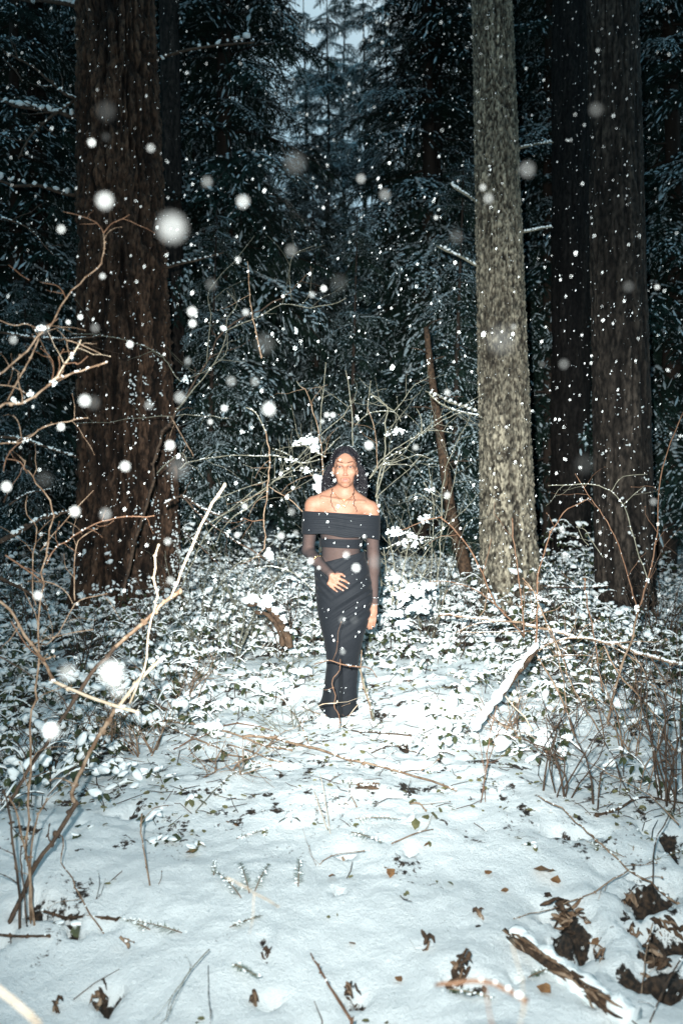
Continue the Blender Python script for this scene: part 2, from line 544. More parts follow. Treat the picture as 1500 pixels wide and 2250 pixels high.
def stub(root, surf, z, a, L, r, up=.1, az=0, snow=True, m='darkstem'):
    p = surf(z, a); d = np.array([math.cos(a + az), math.sin(a + az), up])
    q = np.random.default_rng(int(z * 977))
    pts = [p + d * L * t + q.normal(size=3) * .02 * L * (t > 0) for t in np.linspace(-.1, 1, 6)]
    mb = MB(); mb.add(*tube(pts, np.linspace(r, r * .45, 6), 6)); o = mb.build('dead_branch', M[m], root)
    if snow:
        ms = MB()
        for t in np.arange(.1, 1, .09):
            c = p + d * L * t + np.array([0, 0, r * .8])
            ms.add(*blob(c, r * q.uniform(1, 1.6), 0, .8))
        ms.build('snow', M['snow'], o, kind='stuff')


def topw(px, d, z=None):
    zt = CAMZ + CY / FPX * d
    return P(px, 0, d)


b1 = P(287, 1290, 9.0); t1 = topw(255, 9.0)
T1 = empty('fir_tree', b1, 'massive old fir with deeply furrowed red-brown bark, left of the woman', 'tree')
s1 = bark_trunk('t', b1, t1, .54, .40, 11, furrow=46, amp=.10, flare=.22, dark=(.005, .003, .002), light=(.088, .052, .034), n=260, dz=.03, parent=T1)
bark_snow(T1, s1, (-.2, 3.0), 1500, R(285), R(358), (.004, .014), 1.5, 4)
bark_snow(T1, s1, (-.3, .7), 900, R(180), R(360), (.007, .022), 1.5, 5)
for (z, a, L, r) in ((5.3, 185, .9, .03), (4.4, 190, 1.3, .025), (6.6, 175, .8, .03), (5.9, 350, 1.2, .02), (3.6, 352, .7, .015)):
    stub(T1, s1, z, R(a), L, r, .15)

b2 = P(1120, 1335, 8.0); t2 = topw(1080, 8.0)
T2 = empty('fir_tree', b2, 'slim straight grey-barked fir brightly lit by flash, right of the woman', 'tree')
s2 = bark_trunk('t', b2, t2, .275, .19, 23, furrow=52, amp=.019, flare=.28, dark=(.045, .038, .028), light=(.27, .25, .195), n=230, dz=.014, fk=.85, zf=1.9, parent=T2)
bark_snow(T2, s2, (-.2, 1.2), 110, R(200), R(345), (.005, .012), 1.5, 6)
stub(T2, s2, 4.02, R(200), .33, .014, -.35 * -1.5, 0, True, 'greytwig')
stub(T2, s2, 3.42, R(188), .42, .016, .45, 0, True, 'greytwig')
stub(T2, s2, 1.95, R(185), .55, .014, .38, 0, True, 'greytwig')
stub(T2, s2, 3.75, R(345), .3, .012, .1, 0, True, 'greytwig')
stub(T2, s2, 4.6, R(350), .35, .013, .1, 0, True, 'greytwig')

b3 = P(1375, 1390, 8.8); t3 = topw(1344, 8.8)
T3 = empty('fir_tree', b3, 'dark thick fir trunk near the right edge behind bare canes', 'tree')
s3 = bark_trunk('t', b3, t3, .32, .265, 37, furrow=28, amp=.03, flare=.22, dark=(.009, .007, .006), light=(.058, .048, .040), n=150, dz=.03, parent=T3)
bark_snow(T3, s3, (0, 2.6), 260, R(200), R(330), (.006, .016), 1.3, 8)

b4 = P(1252, 1290, 12.5); t4 = topw(1252, 12.5)
T4 = empty('fir_tree', b4, 'shadowed fir trunk standing just behind and left of the dark right-hand fir', 'tree')
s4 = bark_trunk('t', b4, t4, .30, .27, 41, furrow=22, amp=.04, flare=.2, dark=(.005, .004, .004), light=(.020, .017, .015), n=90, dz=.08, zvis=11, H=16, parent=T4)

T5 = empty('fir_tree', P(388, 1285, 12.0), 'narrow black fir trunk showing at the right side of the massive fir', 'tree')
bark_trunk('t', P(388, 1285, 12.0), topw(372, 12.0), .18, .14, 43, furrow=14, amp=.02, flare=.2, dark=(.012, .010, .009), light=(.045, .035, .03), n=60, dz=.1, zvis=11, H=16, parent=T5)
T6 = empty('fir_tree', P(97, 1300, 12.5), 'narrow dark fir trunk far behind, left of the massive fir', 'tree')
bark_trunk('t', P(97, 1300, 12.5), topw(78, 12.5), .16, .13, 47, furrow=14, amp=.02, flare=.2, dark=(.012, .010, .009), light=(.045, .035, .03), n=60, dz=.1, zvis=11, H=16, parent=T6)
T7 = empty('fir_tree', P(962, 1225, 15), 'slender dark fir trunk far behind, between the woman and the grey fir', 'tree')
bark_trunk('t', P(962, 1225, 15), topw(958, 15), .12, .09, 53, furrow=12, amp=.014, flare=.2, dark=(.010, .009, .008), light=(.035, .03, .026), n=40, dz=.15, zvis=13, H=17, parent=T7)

lt = empty('leaning_sapling', P(1025, 1265, 8.4), 'dead leaning reddish sapling trunk just left of the grey fir', 'tree')
pp = smooth_line([P(1025, 1265, 8.4), P(1010, 1205, 8.4), P(992, 1140, 8.4), P(978, 1040, 8.4), P(968, 970, 8.4), P(955, 880, 8.4), P(944, 800, 8.45), P(936, 720, 8.5)]) - P(1025, 1265, 8.4)
mb = MB(); mb.add(*tube(pp, np.linspace(.075, .03, len(pp)), 8)); mb.build('trunk', M['litter'], lt)
mb = MB()
for k in range(9):
    a = rng.uniform(0, 6.3); p0 = pp[rng.integers(8, len(pp))]
    mb.add(*tube([p0, p0 + np.array([math.cos(a), math.sin(a), .3]) * .12, p0 + np.array([math.cos(a), math.sin(a), .1]) * .3], [.01, .007, .004], 4))
mb.build('branches', M['darkstem'], lt, kind='stuff')

# ------------------------------------------------------------------ background conifers


def branch_template(seed, sf=1.0):
    q = np.random.default_rng(seed)
    nd, sn, wd = MB(), MB(), MB()
    ax = lambda t: np.array([t, .05 * math.sin(t * 5 + seed), .10 * t - .38 * t * t])
    wd.add(*tube([ax(t) for t in np.linspace(0, 1, 7)], np.linspace(.012, .002, 7), 4, False))
    ts = np.arange(.10, 1.0, .040)
    k = 0
    for t in ts:
        for sd in (-1, 1):
            k += 1
            l = (.46 * (1 - t) ** .75 + .07) * q.uniform(.7, 1.15)
            if t < .25: l *= .45 + t * 2.2
            a = R(q.uniform(32, 76)) * sd
            p0 = ax(t)
            dr = q.uniform(.1, 1.0)
            def sh(s): return p0 + np.array([math.cos(a) * l * s, math.sin(a) * l * s, -dr * l * s * s + .02 * s])
            m = max(3, int(l / .021))
            S = (np.arange(m) + .5) / m
            for s in S:
                c = sh(s)
                for e in (-1, 1):
                    if q.random() < .12: continue
                    aa = a + e * R(q.uniform(35, 70))
                    ll = .062 * (1.15 - s * .6) * q.uniform(.5, 1.5)
                    d = np.array([math.cos(aa) * ll, math.sin(aa) * ll, -ll * q.uniform(.05, .75)])
                    w = np.array([-math.sin(aa), math.cos(aa), 0]) * .0052 * q.uniform(.7, 1.3)
                    nd.add([c + w, c - w, c + d], [[0, 1, 2]])
            c0, c1 = sh(0), sh(.55); c2 = sh(1.08)
            w = np.array([-math.sin(a), math.cos(a), 0]) * .007
            nd.add([c0 + w, c0 - w, c1 + w, c1 - w, c2], [[0, 1, 2], [1, 3, 2], [2, 3, 4]])
            s0 = q.uniform(.0, .3)
            while s0 < 1.0:
                s1 = s0 + q.uniform(.05, .17)
                if q.random() < .5 * sf:
                    ww = .0062 * np.array([.4, 1, .3]) * q.uniform(.4, 2.2)
                    off = q.normal(size=3) * [.012, .012, .004]
                    Wv, Ff = [], []
                    n_ = np.array([-math.sin(a), math.cos(a), 0])
                    for u, wq in zip((s0, (s0 + s1) / 2, s1), ww):
                        c = sh(u) + off
                        Wv += [c + n_ * wq * q.uniform(.6, 1.4) + [0, 0, .002], c + [0, 0, .004 + wq * q.uniform(.5, 1.2)], c - n_ * wq * q.uniform(.6, 1.4) + [0, 0, .002]]
                    for r_ in range(2):
                        o = r_ * 3
                        Ff += [[o, o + 1, o + 4], [o, o + 4, o + 3], [o + 1, o + 2, o + 5], [o + 1, o + 5, o + 4]]
                    sn.add(Wv, Ff)
                s0 = s1 + q.uniform(.0, .10)
    for t in np.arange(.12, .95, .05):
        if q.random() < .75 * sf:
            sn.add(*blob(ax(t) + [0, 0, .008], .022 * (1.2 - t * .6), 0, .5, seed=int(seed * 100 + t * 100)))
    return nd.arrays(), sn.arrays(), wd.arrays()


BT = [branch_template(100 + k, (.25, 1.5, .6, 1.2, .4)[k]) for k in range(5)]


def conifer_template(seed, H, nb, z0, Lmax, Ltop=.6, rt=.2, pick=None):
    q = np.random.default_rng(seed)
    nd, sn, wd = MB(), MB(), MB()
    zs = np.sort(q.uniform(0, 1, nb))
    for k, u in enumerate(zs):
        z = z0 + (H - z0) * u
        L = (Lmax * (1 - u) ** .7 + Ltop) * q.uniform(.6, 1.15)
        az = k * 2.399 + q.uniform(-.4, .4)
        pit = R(q.uniform(-8, 22)) + (1 - u) * R(8)
        m = np.array(Matrix.Rotation(az, 3, 'Z') @ Matrix.Rotation(pit, 3, 'Y') @ Matrix.Rotation(R(q.uniform(-15, 15)), 3, 'X'))
        t = BT[q.choice(pick) if pick else q.integers(len(BT))]
        for (mbx, (V, F)) in zip((nd, sn, wd), t):
            mbx.add((V * L) @ m.T + [0, 0, z], F)
    zz = np.linspace(-.5, H, 30)
    wd.add(*tube(np.stack([.06 * np.sin(zz * .5 + seed), .06 * np.cos(zz * .4), zz], 1), np.maximum(rt * (1 - zz / H * .93), .012), 12))
    out = []
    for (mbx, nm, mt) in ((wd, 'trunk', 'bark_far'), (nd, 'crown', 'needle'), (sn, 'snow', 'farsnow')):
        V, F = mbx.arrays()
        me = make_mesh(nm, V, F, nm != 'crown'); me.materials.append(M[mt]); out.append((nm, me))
    return out


CT = [conifer_template(1, 15, 190, .8, 1.5, rt=.14),
      conifer_template(2, 20, 250, 1.5, 1.9, rt=.19),
      conifer_template(3, 26, 260, 1.2, 2.5, rt=.26),
      conifer_template(4, 6.0, 90, .3, .85, .3, rt=.06)]
KIND = ['young snow dusted hemlock with drooping sprays', 'tall snow dusted hemlock with drooping boughs', 'very tall broad conifer with snowy boughs', 'small understorey hemlock loaded with snow']


def conifer(t, px, d, rz, sc=1.0, label=None, wd=1.0):
    x = (px - CX) / FPX * d
    e = empty('hemlock_tree', (x, d, float(gbase(x, d)) - .1), label or KIND[t], 'tree', 'snowy conifers in the dark forest behind' if d > 0 else 'unseen conifers behind the photographer')
    e.rotation_euler = (0, 0, rz); e.scale = (sc * wd, sc * wd, sc)
    for nm, me in CT[t]:
        o = bpy.data.objects.new(nm, me); COL.objects.link(o); o.parent = e
    return e


NEAR = [  # template, photo x at the stem, distance, scale, label
    (1, 500, 13.5, 1.0, 'snowy hemlock whose boughs fill the dark space left of the woman'),
    (0, 40, 12.0, 1.0, 'snowy hemlock at the far left edge behind the leaning snowy boughs'),
    (1, 205, 15.5, 1.05, 'snowy hemlock hidden mostly behind the massive fir'),
    (1, 935, 15.0, 1.0, 'black shaded hemlock right of the bright sky gap'),
    (0, 1205, 15.0, 1.1, 'snowy hemlock between the grey fir and the dark right fir'),
    (1, 1470, 13.5, 1.0, 'snowy hemlock at the far right edge behind the dark fir'),
    (0, 690, 18.0, .62, 'low hemlock far behind the woman below the sky gap'),
    (3, 1010, 11.2, 1.0, 'small hemlock behind the leaning dead sapling'),
    (3, 470, 11.5, .9, 'small hemlock right beside the massive fir'),
    (3, 780, 12.5, .95, 'small hemlock directly behind the woman'),
    (3, 60, 10.5, .7, 'small hemlock low at the left edge'),
    (0, 420, 17.0, 1.0, 'hemlock just right of the massive fir, in the second row'),
]
q = np.random.default_rng(5)
for (t, px, d, sc, lb) in NEAR:
    conifer(t, px, d, q.uniform(0, 6.28), sc, lb)
COLX = [130, 330, 470, 620, 740, 860, 1020, 1190, 1320]
COLN = ['at the far left edge', 'behind the massive fir', 'just right of the massive fir', 'well left of the woman', 'above the woman', 'just right above the woman', 'left of the grey fir', 'behind the grey fir', 'between the grey and dark firs', 'at the far right edge']
rows = [(19, 3.3, 1), (23, 3.5, 1), (28, 3.8, 2), (34, 4.0, 2), (42, 4.4, 2), (52, 5.0, 2)]
for (d, sp, t0) in rows:
    x = -(.46 * d + 3)
    while x < .46 * d + 3:
        dd = d + q.uniform(-1.6, 1.6); xx = x + q.uniform(-.8, .8)
        px = CX + xx / dd * FPX
        sc = q.uniform(.85, 1.15); t = t0 if q.random() < .7 else 1
        # the clearing that leaves the pale sky gap above the woman
        ytop = 470 - max(0, abs(px - 765) - 60) * 2.2
        if ytop > -60:
            vis = (CAMZ + (1125 - ytop) / FPX * dd - float(gbase(xx, dd)))
            H = (15, 20, 26)[t]; sc = min(sc, max(vis / H, .25))
        side = 'left' if px < 620 else ('right' if px > 900 else 'centre')
        rowname = {19: 'third', 23: 'fourth', 28: 'fifth', 34: 'sixth', 42: 'seventh', 52: 'last'}[d]
        col = 'just out of view on the left' if px < 0 else 'just out of view on the right' if px > 1500 else COLN[int(np.searchsorted(COLX, px))]
        conifer(t, px, dd, q.uniform(0, 6.28), sc, '%s %s, in the %s row back' % (('slim dark hemlock', 'tall dark hemlock', 'broad dark conifer')[t], col, rowname))
        x += sp * q.uniform(.8, 1.2)

WSP = conifer_template(9, 24, 85, 3.0, 2.2, .8, rt=.2, pick=[1, 3])
CT.append(WSP)
for (px, d, sc, lb) in ((720, 36, 1.0, 'thin open conifer with the pale sky showing through, above the woman'), (800, 44, 1.2, 'distant open conifer standing in the right half of the sky gap'), (755, 58, 1.5, 'farthest pale conifer in the middle of the sky gap'), (670, 50, 1.3, 'distant open conifer at the left side of the sky gap'), (850, 33, .9, 'open conifer edging the sky gap on the right')):
    conifer(4, px, d, px * .1, sc, lb)

# ------------------------------------------------------------------ snow loaded undergrowth
UL, US, UT = MB(), MB(), MB()
q = np.random.default_rng(12)
NS = 0
tries = 0
while NS < 11500 and tries < 90000:
    tries += 1
    y = 3.3 + 9.2 * q.random() ** .9
    x = q.uniform(-.47, .47) * y * 1.05
    dns = float(density(x, y))
    if q.random() > dns: continue
    cl = float(vn(x * 3.1, y * 3.1, 0, 90))
    if cl < -.45: continue
    if y > 4.3 and abs(x - .02) < .22 and y < 5.9: continue
    h = q.uniform(-.02, .06) + max(0, cl) * .09 + (q.random() ** 1.6) * (.42 * sst(5.8, 7.4, y) + .12 * sst(.8, 1.6, abs(x))) * (.4 + max(0, float(vn(x * 1.1, y * 1.1, 0, 94)) + .4))
    p = np.array([x, y, float(gbase(x, y)) + .03 + h])
    p[2] += .055 * float(fbm(x * 1.3, y * 1.3, 0, 3, 3))
    r = q.uniform(.010, .034) * (1 + .15 * sst(6, 9, y))
    if q.random() < .45:
        a = q.uniform(0, 6.28); L = q.uniform(.04, .13); up = q.uniform(-.3, .7); cv = q.normal() * .3
        pt = [p + np.array([math.cos(a + cv * t) * L * t, math.sin(a + cv * t) * L * t, L * (up * t - .5 * t * t)]) for t in np.linspace(-.6, 1, 6)]
        rw = q.uniform(.0035, .008)
        US.add(*tube(pt, rw * np.array([.3, .9, 1.1, .8, 1, .3]) * q.uniform(.7, 1.3, 6), 4, False))
        UT.add(*tube(np.array(pt) - [0, 0, rw * 1.1], .0022, 3, False))
    cen = float(sst(.26, .12, abs(x) / y))
    if q.random() < .66 + .25 * cen:
        for _b in range(q.integers(1, 4)):
            US.add(*blob(p + [q.normal() * r, q.normal() * r, .012 - q.random() * .02], r * q.uniform(.5, 1.1), 1 if y < 5.6 else 0, q.uniform(.5, 1.0)))
    for _ in range((3 if y < 7 else 2) - (1 if q.random() < cen else 0)):
        az = q.uniform(0, 6.28); ls = q.uniform(.03, .06)
        UL.add(*leaf(p + np.array([math.cos(az), math.sin(az), 0]) * r * .55 - [0, 0, .004], ls, az, q.uniform(.2, 1.1), q.uniform(-.5, .5), q.uniform(.8, 1.3)))
    if q.random() < .12:
        UT.add(*tube([p - [0, 0, h + .1], p + q.normal(size=3) * .02, p + [q.normal() * .12, q.normal() * .12, q.uniform(.0, .10)]], [.003, .0025, .0015], 4, False))
    NS += 1
tag(US.build('undergrowth_snow', M['snow'], kind='stuff'), 'snow lying in small pillows on the leaves of the undergrowth', 'snow')
tag(UL.build('undergrowth_leaves', M['leaf'], kind='stuff'), 'dark evergreen leaves of the low undergrowth under the snow', 'undergrowth')
tag(UT.build('undergrowth_stems', M['darkstem'], kind='stuff'), 'fine dark stems of the low undergrowth', 'undergrowth')

# loose leaf bits and tiny sprigs half buried in the open snow
q = np.random.default_rng(21)
LB, LT = MB(), MB()
for k in range(3800):
    y = 2.1 + 5.2 * q.random() ** 1.0
    x = q.uniform(-.45, .45) * y
    pr = .25 + .75 * sst(.0, .5, float(vn(x * 3.2, y * 3.2, 0, 33))) 
    pr *= .06 + .94 * sst(3.1, 4.1, y)
    if q.random() > pr: continue
    p = np.array([x, y, float(gfull(x, y)) + .006])
    n_ = q.integers(1, 4)
    for _ in range(n_):
        LB.add(*leaf(p + np.append(q.normal(size=2) * .02, 0), q.uniform(.012, .04), q.uniform(0, 6.28), q.uniform(-.5, .3), q.uniform(-.8, .8), q.uniform(.7, 1.2)))
    if q.random() < .6:
        a = q.uniform(0, 6.28); L = q.uniform(.04, .16)
        e = p + np.array([math.cos(a) * L, math.sin(a) * L, q.uniform(.0, .05)])
        LT.add(*tube([p - [0, 0, .005], (p + e) / 2 + q.normal(size=3) * .008, e], [.0022, .002, .0012], 4, False))
tag(LB.build('leaf_bits', M['olive'], kind='stuff'), 'scraps of olive leaves poking through the open snow', 'leaf litter')
tag(LT.build('tiny_sprigs', M['darkstem'], kind='stuff'), 'tiny dark sprigs strewn on the open snow', 'leaf litter')

# unseen conifers round and behind the photographer, added to shade the trunks
for (x, y, t) in ((-9, 2, 1), (9.5, 3, 1), (-8, -5, 2), (8, -5, 2), (-3, -8, 2), (3.5, -8.5, 2), (-13, 7, 2), (13, 8, 2), (0, -14, 2)):
    e = empty('hemlock_tree', (x, y, float(gbase(x, y)) - .1), 'tall conifer out of view ' + ('on the left beside' if x < -8 else 'on the right beside' if x > 8 else 'behind the left shoulder of' if x < 0 else 'behind the right shoulder of' if x > 0 else 'straight behind') + ' the camera' + (', farther off' if y > 6 or y < -6 else ''), 'tree', 'unseen conifers behind the photographer')
    e.rotation_euler = (0, 0, x)
    for nm, me in CT[t]:
        o = bpy.data.objects.new(nm, me); COL.objects.link(o); o.parent = e
# ------------------------------------------------------------------ bare shrubs, canes and sticks


class Shrub:
    def __init__(self, name, base, label, cat='shrub', group=None, seed=1):
        self.o = np.array(base, float)
        self.root = empty(name, self.o, label, cat, group)
        self.sn = MB(); self.q = np.random.default_rng(seed)

    def stem(self, pts, d0, d1=None, r0=3, r1=1.5, m='twig', tw=0, snow=.0, part='stem', buds=True, sides=6, wob=.0, world=False):
        q = self.q
        d1 = d0 if d1 is None else d1
        if world:
            W = np.asarray(pts, float); rr = (r0, r1)
        else:
            n = len(pts); L = np.concatenate([[0], np.cumsum(np.hypot(*np.diff(np.array(pts, float), axis=0).T))])
            W = np.array([P(p[0], p[1], d0 + (d1 - d0) * l / L[-1]) for p, l in zip(pts, L)])
            rr = (.72 * r0 * d0 / FPX, .72 * r1 * d1 / FPX)
        C = smooth_line(W, 3)
        C = C + q.normal(size=C.shape) * np.linalg.norm(C[-1] - C[0]) * .0035
        rad = np.linspace(rr[0], rr[1], len(C)) * q.uniform(.88, 1.12, len(C))
        mb = MB(); mb.add(*tube(C - self.o, rad, sides))
        if buds:
            for k in range(2, len(C) - 1):
                if q.random() < .45:
                    mb.add(*blob(C[k] - self.o + q.normal(size=3) * rad[k] * .4, rad[k] * q.uniform(1.3, 1.7), 0, 1.0))
            mb.add(*blob(C[-1] - self.o, rad[-1] * 1.5, 0, 1.2))
        st = mb.build(part, M[m], self.root)
        # side twigs, each a sub-part
        for _ in range(tw):
            k = q.integers(len(C) // 5, len(C) - 1)
            T = C[min(k + 1, len(C) - 1)] - C[k - 1]; T /= np.linalg.norm(T) + 1e-9
            s = np.cross(T, [0, 1, 0]) * q.choice([-1, 1]) + np.array([0, q.uniform(-.5, .5), .1])
            dr = T * q.uniform(.3, .9) + s * q.uniform(.5, 1)
            dr /= np.linalg.norm(dr)
            LL = q.uniform(.05, .20) * C[k][1] / 4.5
            tp = [C[k]]
            for e in range(4):
                dr = dr + q.normal(size=3) * .22; dr /= np.linalg.norm(dr)
                tp.append(tp[-1] + dr * LL / 3)
            tb = MB(); r_ = max(rad[k] * .55, .0011)
            tb.add(*tube(np.array(tp) - self.o, np.linspace(r_, r_ * .45, 5), 4))
            tb.add(*blob(tp[-1] - self.o, r_ * 1.3, 0, 1.3)); tb.add(*blob(tp[2] - self.o, r_ * 1.5, 0, 1))
            tb.build('twig', M[m], st)
        if snow > 0:
            D = resample(C, max(rr[0] * 1.6, .006))
            hor = np.abs(np.gradient(D, axis=0)[:, 2]) / (np.linalg.norm(np.gradient(D, axis=0), axis=1) + 1e-9)
            ra = np.linspace(rr[0], rr[1], len(D))
            for k in range(len(D)):
                if q.random() < snow * (1.15 - hor[k]) and vn(k * .13, float(self.o[0]) * 9, 0, 5) > -.35:
                    self.sn.add(*blob(D[k] - self.o + [0, 0, ra[k] * .9], ra[k] * q.uniform(.9, 1.6), 0, q.uniform(.5, .9)))
        return st

    def lump(self, px, py, d, w, h, n=14):
        """a heap of snow caught in a fork"""
        for _ in range(int(n * 1.6)):
            c = P(px + self.q.normal() * w * .38, py + self.q.normal() * h * .5, d + self.q.normal() * .03)
            self.sn.add(*blob(c - self.o, h / FPX * d * self.q.uniform(.18, .5), 1, self.q.uniform(.6, 1.1)))

    def done(self):
        if self.sn.n:
            self.sn.build('snow', M['snow'], self.root, kind='stuff')


# left foreground shrub: thick leaning stems
S = Shrub('bare_shrub', on_ground(15, 2050), 'thick brown-barked shrub leaning from the lower left, with broken pale stem ends', seed=3)
S.stem([(-30, 2110), (8, 2055), (40, 1985), (80, 1900), (130, 1832), (168, 1765)], 2.75, 3.0, 7.5, 6.5, 'darkstem', tw=1, sides=8)
S.stem([(168, 1765), (158, 1742), (180, 1690), (205, 1640), (235, 1590), (252, 1563)], 3.0, 3.15, 6.5, 6, 'twig', tw=1, sides=8)
S.stem([(252, 1563), (275, 1535), (310, 1490), (340, 1462), (358, 1445)], 3.15, 3.2, 6, 5, 'pale', sides=8)
S.stem([(20, 1765), (42, 1730), (70, 1678), (100, 1640), (150, 1560), (200, 1482), (250, 1425)], 3.0, 3.15, 5.5, 6, 'darkstem', tw=2, sides=8)
S.stem([(250, 1425), (290, 1390), (330, 1355), (362, 1322), (397, 1298)], 3.15, 3.25, 6, 5.5, 'twig', sides=8)
S.stem([(285, 1545), (318, 1470), (326, 1400), (338, 1345), (346, 1310), (338, 1270), (347, 1197)], 3.1, 3.2, 3, 3.5, 'pale', tw=0)
S.stem([(375, 1315), (390, 1280), (418, 1205), (455, 1128), (492, 1066)], 3.2, 3.25, 3.2, 4, 'pale')
S.stem([(-5, 1320), (22, 1338), (55, 1395), (95, 1450), (117, 1493)], 2.9, 3.0, 4.2, 4.6, 'twig', tw=2, sides=8)
S.stem([(110, 1492), (170, 1520), (230, 1543), (268, 1555), (303, 1565)], 3.0, 3.05, 5, 5, 'pale', sides=8)
S.stem([(-5, 1440), (40, 1465), (72, 1488)], 2.9, 2.95, 2, 1.6, 'darkstem')
S.stem([(25, 1365), (60, 1420), (97, 1452)], 2.9, 2.95, 2.0, 1.8, 'cane', tw=1)
S.stem([(105, 1750), (150, 1700), (190, 1655)], 2.9, 3.0, 1.6, 1.2, 'darkstem')
S.lump(262, 1557, 3.1, 20, 8); S.lump(118, 1494, 3.0, 8, 5, 6); S.lump(302, 1565, 3.05, 8, 7, 6); S.lump(355, 1448, 3.2, 12, 8, 8)
S.done()

S = Shrub('bare_shrub', on_ground(72, 2045), 'upright cluster of thin brown stems at the lower left, rising past the thick stems', seed=4)
S.stem([(72, 2045), (70, 1960), (60, 1880), (64, 1760), (66, 1670), (72, 1560), (80, 1490), (84, 1400), (92, 1310), (102, 1230), (113, 1165), (115, 1120), (82, 1062), (55, 1025), (42, 1010)], 2.85, 3.1, 4.2, 1.8, 'twig', tw=9, snow=.05)
S.stem([(45, 2048), (42, 1940), (28, 1850), (22, 1790), (10, 1740)], 2.8, 2.8, 4.5, 3, 'darkstem', tw=2)
S.stem([(68, 2030), (62, 1900), (50, 1840), (35, 1780), (22, 1750)], 2.8, 2.85, 3.5, 2.5, 'twig', tw=2)
S.stem([(78, 2035), (68, 1960), (72, 1850), (85, 1790), (105, 1755)], 2.8, 2.85, 4, 2, 'twig', tw=2)
S.stem([(60, 2035), (52, 1940), (46, 1890), (48, 1860)], 2.75, 2.8, 3, 2, 'darkstem', tw=1)
S.stem([(102, 1240), (122, 1205), (150, 1185), (190, 1160), (240, 1142), (290, 1135), (337, 1136)], 3.0, 3.1, 2.2, 1.4, 'cane', tw=6, snow=.1)
S.stem([(165, 1320), (163, 1270), (168, 1200), (185, 1178), (215, 1160)], 3.05, 3.1, 1.8, 1.3, 'twig', tw=2)
S.stem([(100, 1420), (130, 1390), (165, 1328), (200, 1312), (235, 1305)], 3.0, 3.1, 1.7, 1.2, 'twig', tw=2)
S.stem([(78, 1330), (72, 1300), (74, 1215), (82, 1160), (60, 1130), (58, 1090)], 3.0, 3.1, 1.8, 1.2, 'twig', tw=3)
S.stem([(50, 1425), (100, 1405), (150, 1392), (203, 1383)], 3.0, 3.05, 1.6, 1.4, 'twig', tw=2)
S.stem([(12, 1220), (50, 1245), (90, 1275)], 2.9, 3.0, 2.4, 2.4, 'cane', tw=1)
S.stem([(85, 1275), (120, 1283), (145, 1300), (160, 1325)], 3.0, 3.05, 1.4, 1.2, 'twig')
S.stem([(90, 1210), (130, 1160), (170, 1115), (205, 1078)], 3.0, 3.1, 1.5, 1, 'twig', tw=1)
S.done()

S = Shrub('bare_branches', P(-20, 900, 2.6), 'forked orange twigs with snow in their forks reaching in from the left edge', 'branch', seed=6)
S.stem([(-20, 830), (8, 815), (60, 770), (95, 730), (120, 705), (145, 655), (190, 610), (222, 580), (230, 545), (228, 512)], 2.6, 2.75, 3.0, 1.6, 'twig', tw=1, snow=.08)
S.stem([(228, 512), (214, 490), (192, 480), (170, 472), (140, 465)], 2.75, 2.8, 1.5, 1, 'cane', tw=2)
S.stem([(228, 512), (245, 492), (262, 484), (284, 472)], 2.75, 2.8, 1.4, 1, 'cane', tw=1)
S.stem([(145, 655), (138, 640), (122, 626), (88, 620)], 2.7, 2.75, 1.5, 1, 'cane', tw=1)
S.stem([(65, 615), (48, 605), (20, 582)], 2.7, 2.7, 1.2, 1, 'cane')
S.stem([(-20, 905), (12, 886), (50, 885), (90, 860), (130, 830), (180, 815), (235, 796)], 2.6, 2.7, 4.2, 2.6, 'twig', tw=3, snow=.35)
S.stem([(18, 880), (40, 835), (60, 800), (80, 760), (88, 725)], 2.65, 2.7, 2.6, 2, 'twig', tw=3, snow=.2)
S.stem([(110, 848), (118, 815), (112, 785), (90, 765)], 2.65, 2.7, 1.8, 1.2, 'cane', tw=2)
S.stem([(112, 840), (128, 825), (142, 800), (155, 785), (170, 765), (178, 748)], 2.65, 2.7, 2.8, 1.7, 'pale', tw=2, snow=.5)
S.stem([(125, 828), (132, 805), (130, 785), (140, 768)], 2.65, 2.7, 1.6, 1.4, 'cane', tw=1)
S.stem([(140, 800), (165, 797), (172, 800), (193, 784)], 2.65, 2.7, 1.6, 1.4, 'cane')
S.stem([(155, 785), (148, 760), (146, 745), (128, 725)], 2.65, 2.7, 1.4, 1, 'twig', tw=1)
S.stem([(146, 747), (180, 758), (222, 778)], 2.65, 2.7, 1.4, 1, 'twig', tw=1)
S.stem([(-10, 700), (30, 715), (60, 712), (88, 725)], 2.6, 2.65, 1.6, 1.3, 'twig', tw=2, snow=.3)
S.stem([(88, 722), (115, 710), (128, 700)], 2.65, 2.7, 1.4, 1.2, 'cane')
S.stem([(-10, 845), (30, 850), (60, 866)], 2.6, 2.65, 1.6, 1.4, 'twig', tw=1, snow=.3)
S.lump(90, 722, 2.65, 16, 8, 12); S.lump(120, 840, 2.65, 12, 9, 8); S.lump(30, 880, 2.65, 14, 7, 8); S.lump(68, 866, 2.66, 10, 7, 6); S.lump(158, 783, 2.66, 7, 6, 5)
S.done()

S = Shrub('bare_branches', P(-20, 980, 2.8), 'thin crooked twigs below the snowy forks at the left edge', 'branch', seed=7)
S.stem([(-20, 975), (20, 973), (52, 970), (85, 945), (115, 932), (150, 927), (172, 920), (194, 918)], 2.8, 2.95, 2.4, 1.4, 'twig', tw=3, snow=.15)
S.stem([(52, 968), (30, 985), (14, 1008), (8, 1035)], 2.8, 2.85, 1.8, 1.6, 'cane', tw=1)
S.stem([(48, 965), (42, 930), (30, 912)], 2.85, 2.9, 1.4, 1, 'twig', tw=1)
S.stem([(15, 1008), (45, 1015), (60, 1040)], 2.85, 2.9, 1.6, 1.4, 'cane', tw=1)
S.lump(60, 966, 2.84, 12, 5, 8)
S.done()

